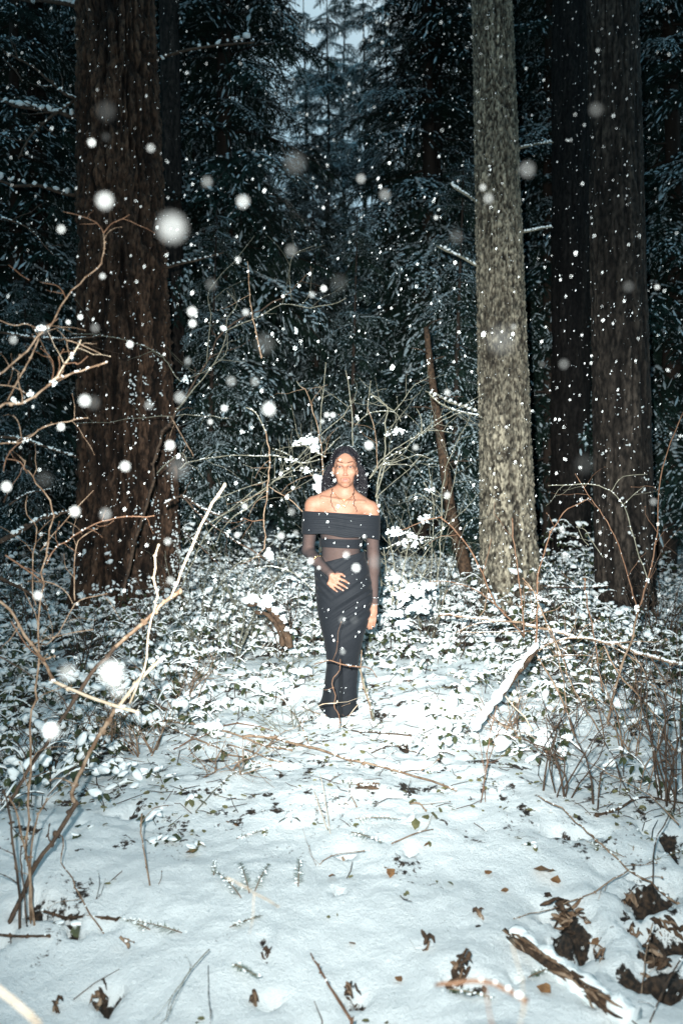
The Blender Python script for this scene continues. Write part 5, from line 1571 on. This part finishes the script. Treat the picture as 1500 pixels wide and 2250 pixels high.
# legs
for sx, fx in ((-.085, -.062), (.075, .028)):
    B.cap((sx * .85, .05, .82), (fx - .01 * 0, .045, .45), .085, .048, .03)
    B.cap((fx, .045, .45), (fx, .065, .08), .046, .03, .03)
    B.ell((fx, .065, .02), (.030, .060, .028), .02)
# neck
B.cap((.012, .030, 1.50), (.004, .045, 1.37), .050, .058, .025)
# arms
EA, WA = np.array([-.232, .085, 1.062]), np.array([-.083, -.128, .925])
B.cap((-.200, .035, 1.352), EA, .052, .036, .02)
B.cap(EA, (-.175, -.02, 1.002), .036, .034, .02)
B.cap((-.175, -.02, 1.002), WA, .034, .023, .02)
EB, WB = np.array([.191, .065, 1.035]), np.array([.197, .055, .735])
B.cap((.178, .035, 1.322), EB, .050, .036, .02)
B.cap(EB, (.192, .06, .93), .036, .035, .02)
B.cap((.192, .06, .93), WB, .035, .022, .02)
# hand on the belly: palm, four fingers, thumb (photo points)


def hp(px, py, y):
    x, z = q2(px, py); return np.array([x, y, z])


B.cap(WA, hp(735, 1270, -.138), .021, .020, .012)
for a, b_ in (((730, 1260), (744, 1262)), ((728, 1266), (742, 1270)), ((726, 1272), (738, 1277)), ((723, 1278), (732, 1282))):
    B.cap(hp(*a, -.136), hp(*b_, -.142), .0125, .0115, .008)
for a, b_, c_, r0 in (((741, 1255), (750, 1257.5), (757, 1263), .0100), ((743, 1266), (757, 1272), (766, 1278), .0092), ((739, 1274), (752, 1281), (762.5, 1288), .0092), ((733, 1280), (745, 1287), (754, 1293), .0088), ((726, 1283), (735, 1290), (741, 1295.5), .0080)):
    B.cap(hp(*a, -.142), hp(*b_, -.147), r0, r0 * .9, .0035)
    B.cap(hp(*b_, -.147), hp(*c_, -.136), r0 * .9, r0 * .55, .002)
# hanging hand
B.cap(WB, (.187, .045, .675), .021, .030, .012, fy=.6)
B.ell((.184, .045, .66), (.032, .018, .040), .01)
for k, (x0, x1, L, r) in enumerate(((.205, .196, .075, .0085), (.190, .178, .088, .009), (.176, .162, .090, .009), (.163, .148, .080, .0088))):
    B.cap((x0, .048, .645), (x0 * .6 + x1 * .4, .040, .645 - L * .5), r, r, .003)
    B.cap((x0 * .6 + x1 * .4, .040, .645 - L * .5), (x1, .052, .645 - L), r, r * .75, .002)
B.cap((.170, .035, .69), (.158, .015, .655), .012, .0095, .008)
B.cap((.158, .015, .655), (.155, .008, .625), .0095, .008, .003)
# head
hx = .0085
B.ell((hx, .028, 1.628), (.073, .090, .094), .02)
B.ell((hx, -.018, 1.590), (.068, .064, .088), .02)
B.ell((hx + .001, -.018, 1.520), (.053, .058, .048), .022)
B.ell((hx + .002, -.055, 1.484), (.024, .022, .018), .022)
for s in (-1, 1):
    B.ell((hx + s * .044, -.048, 1.562), (.022, .024, .022), .02)
    B.cap((hx + s * .012, -.078, 1.613), (hx + s * .05, -.068, 1.622), .008, .006, .012)
    B.ell((hx + s * .0355, -.088, 1.594), (.019, .020, .0110), .010, op='s')
    B.ell((hx + s * .0355, -.062, 1.5945), (.0175, .0175, .0165), .006)
    B.ell((hx + s * .0355, -.084, 1.5945), (.0150, .0120, .0058), .003, op='s')
    B.ell((hx + s * .076, .012, 1.572), (.008, .019, .030), .006)
B.cap((hx, -.074, 1.606), (hx + .001, -.098, 1.553), .0065, .0100, .008)
B.ell((hx + .001, -.102, 1.548), (.010, .009, .008), .005)
for s in (-1, 1):
    B.ell((hx + s * .0125, -.091, 1.545), (.0078, .0095, .0068), .005)
    B.ell((hx + s * .0065, -.100, 1.5385), (.0035, .005, .003), .002, op='s')
B.ell((hx + .001, -.078, 1.512), (.030, .012, .019), .012)
B.cap((hx - .016, -.084, 1.5150), (hx, -.091, 1.5195), .0036, .0056, .004)
B.cap((hx + .018, -.084, 1.5150), (hx, -.091, 1.5195), .0036, .0056, .004)
B.cap((hx - .009, -.087, 1.5065), (hx + .011, -.087, 1.5065), .0064, .0064, .005)
B.ell((hx + .001, -.095, 1.5135), (.018, .006, .0011), .0015, op='s')
B.d = B.d.astype(np.float32)
V, F = B.mesh()
body = mesh_obj('body', V, F, None, W)
skin = np.tile([.285, .145, .096], (len(V), 1))
x, y, z = V.T
n_ = fbm(x * 30, y * 30, z * 30, 3, 2)[:, None]
skin = skin * (1 + .05 * n_)


def paint(mask, col):
    global skin
    skin = skin * (1 - mask[:, None]) + np.array(col) * mask[:, None]


fr = y < -.04
for s in (-1, 1):
    dx = (x - hx) * s
    brow = np.exp(-(((z - (1.6205 + .010 * np.clip((dx - .012) / .035, 0, 1) - .012 * np.clip((dx - .045) / .02, 0, 1))) / .0032) ** 2)) * sst(.010, .018, dx) * sst(.062, .052, dx) * fr
    paint(brow * .92, (.035, .015, .010))
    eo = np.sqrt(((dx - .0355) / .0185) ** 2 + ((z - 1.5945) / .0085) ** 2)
    paint(np.exp(-((eo - .95) / .22) ** 2) * fr * .9 * (z > 1.593), (.02, .010, .008))
    paint(np.exp(-((eo - 1.3) / .45) ** 2) * fr * .45, (.13, .055, .035))  # socket shade painted into the skin colour round each eye
lip = np.exp(-np.maximum(0, np.sqrt(((x - hx - .001) / .0205) ** 2 + ((z - 1.5125) / .0125) ** 2) - .75) ** 2 / .03) * (y < -.075)
paint(lip * .8, (.34, .115, .095))
paint(np.exp(-((z - 1.5135) / .0014) ** 2) * (np.abs(x - hx - .001) < .018) * (y < -.075) * .8, (.09, .02, .018))
paint(np.exp(-((z - 1.5385) / .003) ** 2 - ((np.abs(x - hx) - .0065) / .004) ** 2) * (y < -.085) * .8, (.06, .02, .012))
# scalp shows only along the parting; nails pale
for a in ((757, 1263), (766, 1278), (762.5, 1288), (754, 1293), (741, 1295.5)):
    p = hp(*a, -.137); paint((np.linalg.norm(V - p, axis=1) < .010).astype(float) * .6, (.62, .42, .36))
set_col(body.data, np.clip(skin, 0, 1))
ms = mat('skin', (.88, .88, .88), .55, 60, (1, 1, 1), bump=.15, bscale=400, spec=.3, attr='Col')
bs = ms.node_tree.nodes["Principled BSDF"]; bs.inputs["Subsurface Weight"].default_value = .12; bs.inputs["Subsurface Radius"].default_value = (.012, .005, .003)
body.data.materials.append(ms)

me_ = mat('eye_white', (.16, .155, .15), .3, spec=.2); mi = mat('iris', (.010, .006, .004), .3, spec=.3)
for s in (-1, 1):
    c_ = np.array([hx + s * .0355, -.0605, 1.5945])
    V_, F_ = ICO3; eye = mesh_obj('eye', V_ * .0155, F_, me_, W); eye.location = c_
    V2 = ICO2[0] * [.0086, .003, .0086] + [s * -.0005, -.0142, .0008]
    mesh_obj('iris', V2, ICO2[1], mi, eye)

fabric = mat('black_jersey', (.0070, .0088, .0115), .7, 300, (.0115, .014, .018), bump=.12, bscale=900, spec=.14)
fabric.node_tree.nodes["Principled BSDF"].inputs["Sheen Weight"].default_value = .03
sheer = bpy.data.materials.new('sheer_mesh'); sheer.use_nodes = True
nt = sheer.node_tree; bb = nt.nodes["Principled BSDF"]
bb.inputs["Base Color"].default_value = (.036, .038, .043, 1); bb.inputs["Specular IOR Level"].default_value = .05; bb.inputs["Roughness"].default_value = .8
lw = nt.nodes.new("ShaderNodeLayerWeight"); lw.inputs[0].default_value = .35
mrr = nt.nodes.new("ShaderNodeMapRange"); mrr.inputs[3].default_value = .58; mrr.inputs[4].default_value = .97
nt.links.new(lw.outputs["Facing"], mrr.inputs[0]); nt.links.new(mrr.outputs[0], bb.inputs["Alpha"])

# sheer sleeves and midriff, 3.5 mm off the body
V, F = B.mesh(.0035)
x, y, z = V.T
onA = (x < -.13) & (z < 1.20) | ((x < -.055) & (z < 1.0) & (y < -.045))
wa = (V - WA) @ ((WA - EA) / np.linalg.norm(WA - EA))
keepA = onA & (z > .86) & (wa < .022) & (z < 1.19) & ((x < -.158) | (y < -.045) & (z < .99 + .3 * (-.1 - x)))
keepB = (x > .128) & (z < 1.15) & (z > .718)
keepB &= ~((z < 1.0) & (x < .158) & (z > .8))
ctorso = (z < 1.25) & (z > .93) & (np.abs(x + .018) < .142) & ~((y < -.085) & (z < 1.0) & (x < -.05))
keep = keepA | keepB | ctorso
F = F[keep[F].all(1)]
used = np.unique(F); remap = -np.ones(len(V), int); remap[used] = np.arange(len(used))
mesh_obj('sheer_top', V[used], remap[F], sheer, W)


def loft(name, zt, zb, prof, mt, parent, nt_=160, nr=60, disp=None, rim=.008, flip=0):
    """rows from bottom (t=0) to top (t=1); zt/zb give the edge height at x; prof(z)-> xl, xr, yf, yb, power"""
    T, Th = np.meshgrid(np.linspace(0, 1, nr), np.linspace(0, 2 * math.pi, nt_, endpoint=False), indexing='ij')
    c_, s_ = np.cos(Th), np.sin(Th)
    zm = zb(0, T * 0) * (1 - T) + zt(0, T * 0) * T
    for _ in range(3):
        xl, xr, yf, yb, pw = prof(zm)
        cx_, hw = (xl + xr) / 2, (xr - xl) / 2
        ex = np.sign(c_) * np.abs(c_) ** (2 / pw)
        X = cx_ + hw * ex
        zm = zb(X, s_) * (1 - T) + zt(X, s_) * T
    ey = np.sign(s_) * np.abs(s_) ** (2 / pw)
    Y = (yf + yb) / 2 - ey * (yb - yf) / 2
    nx_, ny_ = ex / np.maximum(hw, .01), -ey / np.maximum((yb - yf) / 2, .01)
    l = np.hypot(nx_, ny_); nx_ /= l; ny_ /= l
    dd = disp(X, Y, zm, Th) if disp is not None else 0 * X
    X = X + nx_ * dd; Y = Y + ny_ * dd
    V = np.stack([X, Y, zm], -1)
    # turned-in hems
    top = V[-1:].copy(); top[..., 0] -= nx_[-1:] * rim; top[..., 1] -= ny_[-1:] * rim; top[..., 2] -= .004
    bot = V[:1].copy(); bot[..., 0] -= nx_[:1] * rim; bot[..., 1] -= ny_[:1] * rim; bot[..., 2] += .01
    V = np.concatenate([bot, V, top]); nr_ = nr + 2
    i = np.arange(nr_ - 1)[:, None] * nt_; j = np.arange(nt_)[None, :]; j2 = (j + 1) % nt_
    F = np.stack([(i + j).ravel(), (i + j2).ravel(), (i + nt_ + j2).ravel(), (i + nt_ + j).ravel()], 1)
    return mesh_obj(name, V.reshape(-1, 3), F, mt, parent)


# skirt silhouette, read off the photograph (local heights)
SK = np.array([  # py, left px, right px
    (1205, 702, 799), (1225, 696, 803), (1250, 691, 809), (1275, 692, 814), (1300, 694, 818), (1325, 695, 817), (1350, 698, 813), (1375, 703, 806.5),
    (1400, 709, 800), (1420, 713, 795), (1440, 716, 791), (1455, 717, 788.5), (1470, 716, 787), (1490, 713, 786), (1510, 710, 784), (1530, 707, 784), (1545, 703, 785), (1560, 696, 787), (1585, 690, 789)], float)
SZ = (PY0 - SK[::-1, 0]) / PS; SL = (SK[::-1, 1] - PX0) / PS; SR = (SK[::-1, 2] - PX0) / PS


def skprof(z):
    xl = np.interp(z, SZ, SL); xr = np.interp(z, SZ, SR)
    yf = np.interp(z, [0, .1, .3, .45, .6, .8, .95, 1.05], [-.075, -.06, -.045, -.060, -.075, -.098, -.098, -.082])
    yb = np.interp(z, [0, .3, .6, .85, 1.05], [.13, .115, .14, .17, .135])
    return xl, xr, yf, yb, 2.15


def skdisp(X, Y, Z, Th):
    front = np.clip(np.sin(Th), 0, 1)
    p = Z - .62 * X
    w = fbm(p * 0 + X * 3, Z * 2, 0, 201, 2) * .012
    r = vn((p + w) * 46, X * 3.5, 0, 203) * .55 + vn((p + w) * 24, X * 2.2, 0, 207)
    amp = .0085 * sst(.42, .72, Z) * (.35 + .65 * sst(-.2, .12, X)) + .0012
    d = amp * (np.abs(r) * -1.6 + .6)
    # radiating gathers under the hand, left hip
    d = d + .0035 * sst(.70, .85, Z) * sst(-.03, -.12, X) * np.sin((Z + .9 * X) * 120)
    # lower skirt: the forward leg makes a rounded column on the left, the right side falls back
    low = sst(.50, .25, Z)
    d = d + front * low * (.020 * np.exp(-((X + .075) / .055) ** 2) - .034 * sst(-.035, .0, X))
    d = d + .0025 * low * fbm(X * 14, Z * 4, 0, 211, 2)
    return d


def sk_top(X, s): return np.where(s > 0, .985 + (X + .16) * .26, 1.03)
def sk_bot(X, s): return .008 + .55 * (X + .02) ** 2 * 6 * (X < 0) + .40 * X * (X > 0) - .006


loft('skirt', sk_top, sk_bot, skprof, fabric, W, 220, 190, skdisp)

# off-the-shoulder band over both arms
def bdprof(z):
    t = np.clip((z - 1.14) / .17, 0, 1)
    xl = np.interp(t, [0, 1], [-.270, -.258]); xr = np.interp(t, [0, 1], [.226, .230])
    yf = np.interp(z, [1.12, 1.2, 1.26, 1.33], [-.100, -.112, -.098, -.066]); yb = np.full_like(z, .125)
    return xl, xr, yf, yb, 2.5


def bddisp(X, Y, Z, Th):
    u = Z + .10 * X + .004 * np.sin(X * 20)
    d = .0007 * np.sin(u * 560 + 3 * vn(X * 5, Z * 8, 0, 220)) + .0015 * vn(u * 110, X * 3, 0, 223)
    ch = np.exp(-((X + .018) / .035) ** 2) * np.clip(np.sin(Th), 0, 1) * .010 * np.exp(-((Z - 1.24) / .06) ** 2)
    return d - ch + .006


loft('shoulder_band', lambda X, s: 1.303 - .062 * X, lambda X, s: 1.157 - .085 * X - .006 * np.cos(X * 25), bdprof, fabric, W, 260, 80, bddisp, rim=.012)
# gathered waistband
def wbprof(z):
    xl = np.interp(z, [1.05, 1.1, 1.16], [-.160, -.158, -.160]); xr = np.interp(z, [1.05, 1.1, 1.16], [.119, .119, .126])
    return xl, xr, np.full_like(z, -.0725), np.full_like(z, .142), 2.2


loft('waistband', lambda X, s: 1.139 - .03 * X, lambda X, s: 1.082 - .05 * X, wbprof, fabric, W, 180, 36, lambda X, Y, Z, Th: .0009 * np.sin((Z + .03 * X) * 640) + .001 * vn(Z * 140, X * 6, 0, 230), rim=.010)

# jewellery
gold = mat('gold', (.80, .56, .26), .25, spec=.8); gold.node_tree.nodes["Principled BSDF"].inputs["Metallic"].default_value = 1
silver = mat('silver', (.85, .85, .84), .2, spec=.8); silver.node_tree.nodes["Principled BSDF"].inputs["Metallic"].default_value = 1
pearl = mat('pearl', (.82, .80, .76), .2, spec=.7)


def ring(c_, axis, r, th, mt, name, parent=W, n=28, beads=False, label=None):
    axis = np.array(axis, float); axis /= np.linalg.norm(axis)
    u = np.cross(axis, [0, 0, 1.0]) if abs(axis[2]) < .9 else np.cross(axis, [1.0, 0, 0]); u /= np.linalg.norm(u); v = np.cross(axis, u)
    a = np.linspace(0, 2 * math.pi, n + 1)
    pts = np.array(c_) + r * (np.cos(a)[:, None] * u + np.sin(a)[:, None] * v)
    mb = MB(); mb.add(*tube(pts, th, 6, False))
    if beads:
        for p in pts[::2]: mb.add(ICO1[0] * th * 1.7 + p, ICO1[1])
    o = mb.build(name, mt, parent)
    if label: o["label"] = label
    return o


ring((-.168, -.028, 1.000), WA - np.array([-.175, -.02, 1.002]), .037, .0030, gold, 'bracelet', label='gold chain bracelet worn over the sheer sleeve', beads=True)
ring((.1965, .056, .758), (0, 0, 1), .030, .0026, silver, 'bracelet', beads=True, label='silver beaded bracelet')
ring((.1955, .055, .715), (0, 0, 1), .028, .0026, silver, 'bracelet', beads=True, label='silver beaded bracelet at the hanging wrist')
ring(hp(733.5, 1280.5, -.142), (.8, 0, -.5), .0100, .0018, silver, 'ring')
ring(hp(741, 1274.6, -.143), (.8, 0, -.5), .0102, .0014, silver, 'ring')
for s in (-1, 1):
    mesh_obj('earring', ICO2[0] * .0065 + [hx + s * .079, -.006, 1.546], ICO2[1], pearl, W)
a = np.linspace(-1, 1, 26)
nk = np.stack([.005 + .066 * a, -.020 - .026 * (1 - a ** 2), 1.398 + .045 * np.abs(a) ** 1.6 - .012], 1)
mb = MB(); mb.add(*tube(nk, .0011, 5, False)); mb.build('necklace', gold, W)
nk = np.stack([.005 + .062 * a, -.022 - .034 * (1 - a ** 2), 1.350 + .085 * np.abs(a) ** 1.3], 1)
mb = MB(); mb.add(*tube(nk, .0009, 5, False)); mb.add(ICO1[0] * [.005, .002, .007] + [.005, -.058, 1.345], ICO1[1]); mb.build('necklace', gold, W)

# hair: cap with a centre parting, hanging coils, loose tendrils
hairm = mat('black_hair', (.006, .006, .009), .4, 80, (.014, .013, .016), bump=.6, bscale=300, spec=.28)
brownh = mat('brown_tendril', (.055, .022, .012), .4, spec=.5)
HF = Field(spaced([(-.14, .16, .004)]), spaced([(-.12, .18, .004)]), spaced([(1.38, 1.78, .004)]))
HF.ell((hx, .036, 1.640), (.0845, .096, .098), .01)
HF.ell((hx, .070, 1.56), (.088, .065, .12), .02)
HF.ell((hx, .095, 1.47), (.115, .030, .07), .03)
HF.ell((hx, -.075, 1.590), (.0600, .080, .0985), .008, op='s')
HF.cap((hx - .004, -.08, 1.722), (hx - .002, .0, 1.748), .0045, .004, .003, op='s')
Vh, Fh = HF.mesh()
k_ = fbm(Vh[:, 0] * 90, Vh[:, 1] * 40, Vh[:, 2] * 40, 9, 2)
Vh = Vh + (Vh - np.array([hx, .03, 1.6])) * (.035 * k_)[:, None]
mesh_obj('hair', Vh, Fh, hairm, W)
q = np.random.default_rng(44)
mb = MB()
for k in range(420):
    s = -1 if k % 2 else 1
    u = q.random()                         # 0 = front at the temple, 1 = nape
    a0 = R(70 - 150 * u)
    st = np.array([hx + s * .078 * math.cos(a0 * .6) * q.uniform(.8, 1.05), .055 - .085 * math.sin(a0 * .8), 1.66 - .06 * u + q.normal() * .02])
    mid = np.array([hx + s * (.088 + .040 * q.random()), .040 + .07 * u + q.normal() * .01, 1.56 + q.normal() * .01])
    en = np.array([hx + s * (.075 + .085 * q.random() ** .8) * (.95 if s < 0 else .85), .085 + .03 * u, 1.425 + q.uniform(-.02, .035) - (.03 if s > 0 else 0)])
    pts = smooth_line([st, mid, (mid + en) / 2 + [s * .012, .0, 0], en], 12)
    t = np.arange(len(pts)); ph = q.uniform(0, 6); am = q.uniform(.002, .0045)
    pts = pts + np.stack([np.cos(t * 1.35 + ph), np.sin(t * 1.35 + ph), 0 * t], 1) * am
    mb.add(*tube(pts, np.linspace(.0042, .0030, len(pts)), 4))
# short curls piled over the crown
for k in range(260):
    s = 1 if q.random() < .5 else -1
    th = q.uniform(.10, 1.5); ph = q.uniform(-1.0, 1.2)
    c_ = np.array([hx + s * math.sin(th) * .083, .036 + .09 * math.sin(ph) * math.cos(th * .3), 1.64 + .097 * math.cos(th) * math.cos(ph * .5)])
    if c_[1] < -.02 and abs(c_[0] - hx) < .06 and c_[2] < 1.685: continue
    n0 = q.normal(size=3); n0 /= np.linalg.norm(n0); t = np.linspace(0, 9, 14)
    pts = c_ + np.stack([np.cos(t) * .005, np.sin(t) * .005, -t * .0022], 1) + n0 * .002
    pts[:, 0] += s * t * .0016
    mb.add(*tube(pts, .0024, 4))
mb.build('hair_coils', hairm, W, kind='stuff')
for pts, ph in ((((741, 1006), (740, 1016), (738, 1028), (739, 1040), (737, 1050)), 0), (((731, 1074), (727, 1090), (728, 1105), (733, 1116), (738, 1124)), 2),
                (((775, 1004), (780, 1014), (783, 1026), (784, 1040), (783, 1052)), 1), (((778, 1076), (775, 1088), (779, 1098), (776, 1108), (781, 1116), (783, 1125)), 3)):
    P3 = []
    for (a_, b_) in pts:
        x_, z_ = q2(a_, b_)
        yy = -.090 + .9 * abs(x_ - hx) ** 1.6 * 2 if b_ < 1060 else (-.045 - (1.44 - z_) * .22)
        P3.append((x_, yy, z_))
    C = smooth_line(P3, 8); t = np.arange(len(C))
    C = C + np.stack([np.cos(t * .95 + ph), np.sin(t * .95 + ph), 0 * t], 1) * .0028
    mb = MB(); mb.add(*tube(C, np.linspace(.0030, .0018, len(C)), 5)); mb.build('hair_tendril', brownh, W)
ms_ = MB()
for k in range(260):
    a = q.uniform(0, 6.28); u = q.random()
    if u < .5:
        th = q.uniform(.15, 1.7); c_ = np.array([hx + (1 if q.random() < .5 else -1) * math.sin(th) * .087, .02 + q.uniform(-.06, .07), 1.64 + .10 * math.cos(th)])
        if c_[1] < -.02 and c_[2] < 1.69 and abs(c_[0] - hx) < .07: c_[1] = .02
    else:
        s = 1 if q.random() < .5 else -1
        c_ = np.array([hx + s * q.uniform(.075, .135), .03 + q.uniform(0, .06), q.uniform(1.43, 1.62)])
    ms_.add(ICO1[0] * q.uniform(.0010, .0018) + c_, ICO1[1])
ms_.build('hair_snow', M['snow'], W, kind='stuff')

mb = MB()
for k in range(60):
    a = q.uniform(0, 6.28); rx = q.uniform(.9, 1.25)
    mb.add(*blob([-.03 + .135 * rx * math.cos(a), .03 + .11 * rx * math.sin(a), .0 - .01 * q.random()], q.uniform(.014, .03), 1, .6))
tag(mb.build('heaped_snow', M['snow'], None, kind='stuff'), 'ruffled snow heaped round the skirt hem', 'snow').location = PO

# ------------------------------------------------------------------ falling snow
FL = [(378, 503, 60, .62), (230, 442, 37, .7), (533, 443, 28, .62), (245, 1480, 50, .95), (258, 1516, 36, .45), (150, 1480, 38, .5), (112, 1605, 36, .9), (423, 684, 21, .8), (423, 711, 17, .85), (187, 880, 26, .8), (591, 899, 28, .85),
      (332, 325, 19, .45), (203, 313, 18, .75), (135, 503, 19, .6), (285, 757, 15, .95), (374, 979, 21, .9), (276, 1024, 22, .85), (392, 1030, 46, .28), (165, 1125, 23, .85), (232, 243, 42, .15), (232, 1130, 26, .45), (648, 358, 46, .22),
      (1157, 373, 34, .32), (846, 427, 24, .35), (793, 393, 20, .45), (1060, 412, 15, .5), (1072, 437, 22, .42), (1100, 745, 58, .25), (580, 757, 42, .22), (508, 837, 21, .42), (560, 838, 19, .40), (455, 400, 24, .35), (395, 872, 24, .5), (327, 890, 19, .4),
      (205, 885, 30, .2), (810, 978, 19, .9), (782, 1246, 18, .9), (761, 1220, 16, .6), (682, 1232, 15, .8), (823, 1235, 30, .25), (84, 1308, 20, .75), (15, 1070, 22, .85), (711, 634, 14, .9), (493, 896, 15, .85), (718, 912, 12, .8), (731, 912, 12, .8), (708, 925, 10, .6),
      (1237, 800, 22, .28), (1282, 1018, 42, .13), (1240, 1222, 15, .55), (1234, 1165, 13, .6), (982, 862, 14, .6), (913, 982, 13, .6), (981, 1088, 14, .7), (618, 1177, 16, .7), (590, 1222, 14, .8), (210, 720, 20, .3), (30, 748, 18, .45), (135, 938, 17, .9), (540, 685, 15, .6), (685, 648, 14, .5),
      (413, 793, 16, .35), (538, 1112, 13, .7), (520, 1175, 12, .8), (462, 927, 12, .7), (368, 1190, 16, .6), (375, 1275, 17, .6), (580, 1380, 15, .5), (640, 1125, 16, .45), (752, 1362, 16, .3), (777, 1362, 18, .18), (753, 1432, 13, .45), (700, 1247, 9, .7), (1435, 1103, 16, .35), (1190, 800, 14, .2), (1309, 240, 30, .2), (650, 1170, 12, .5),
      (97, 725, 26, .22), (97, 1053, 34, .15), (233, 300, 20, .12), (1002, 520, 30, .18), (745, 620, 36, .12), (465, 625, 26, .22), (523, 570, 14, .5), (490, 720, 12, .8), (640, 550, 26, .3), (225, 607, 14, .6), (177, 696, 12, .9), (150, 708, 11, .8), (1128, 718, 14, .35), (957, 478, 10, .6), (1380, 630, 24, .18), (1443, 630, 12, .6), (800, 1180, 10, .4)]
FLK = 0.27
APER = .028 / 2.2
flp = np.array(fl.location)
q = np.random.default_rng(55)
for k, (x, y, D, tgt) in enumerate(FL):
    s = .0024 + .0012 * (D / 60)           # flake radius
    # diameter on the photo = blur + size  ->  distance
    dlo, dhi = .2, 4.8
    for _ in range(40):
        d = (dlo + dhi) / 2
        blur = APER * (1 / d - 1 / 4.95) * FPX; size = 2 * s / d * FPX
        if math.hypot(blur, size * .6) > D: dlo = d
        else: dhi = d
    p = P(x, y, d)
    V, F = ICO2
    w = 1 + .12 * np.sin(V @ q.normal(size=(3, 3)) * 2).sum(1)
    o = mesh_obj('snowflake', V * w[:, None] * s * [1, 1, 1.12], F, M['flake'])
    o.location = p
    cov = min(1, (size / D) ** 2)
    dist = float(np.linalg.norm(p - flp))
    rel = (5.0 / max(dist, .25)) ** 2 * .9
    axv = np.array(fl_aim) - flp; axv /= np.linalg.norm(axv); dv = (p - flp) / dist
    rel *= float(np.interp(math.degrees(math.acos(min(1, float(dv @ axv)))), [a for a, _ in BEAM], [b for _, b in BEAM]))
    al = tgt ** 1.9 / max(cov * rel, .002)  # opacity stands in for brightness: wanted disc tone over flash strength
    o.color = (1, 1, 1, float(np.clip(al * FLK, .0004, 1)))
    side = 'left' if x < 500 else 'centre' if x < 1000 else 'right'
    hgt_ = 'near the top of the view' if y < 380 else 'high up' if y < 600 else 'at canopy height' if y < 800 else 'at branch height' if y < 1000 else 'at the height of the woman' if y < 1300 else 'low down'
    big = 'very large soft' if D > 44 else 'large soft' if D > 27 else 'medium blurred' if D > 17 else 'small bright'
    wh = COLN[int(np.searchsorted(COLX, x))] if y < 1300 else ('by the left-hand stems' if x < 200 else 'over the undergrowth left of the path' if x < 500 else 'over the skirt')
    wh = wh.replace('behind', 'in front of')
    tag(o, '%s snowflake %s, %s' % (big, wh, hgt_), 'snowflake', 'blurred snowflakes near the camera')
# countless finer flakes between the camera and the trees
q = np.random.default_rng(91)
OV = np.array([[1, 0, 0], [-1, 0, 0], [0, 1, 0], [0, -1, 0], [0, 0, 2.7], [0, 0, -2.7]], float)
OF = np.array([[0, 2, 4], [2, 1, 4], [1, 3, 4], [3, 0, 4], [2, 0, 5], [1, 2, 5], [3, 1, 5], [0, 3, 5]])
tl = np.array(Matrix.Rotation(R(22), 3, 'Y'))
mb = MB()
for k in range(8000):
    d = 1.6 + 5.6 * q.random() ** .8
    x = q.uniform(-.45, .45) * d; z = CAMZ + q.uniform(-.62, .66) * d
    if z < float(gbase(x, d)) + .05: continue
    s = .0007 + .0013 * q.random() ** 2 * (1.0 if d > 2.5 else .7)
    mb.add((OV * s * [1, 1, q.uniform(.8, 1.5)]) @ tl.T + [x, d, z], OF)
tag(mb.build('falling_snow', M['snow'], None, kind='stuff'), 'fine snow falling through the flash light', 'snow')
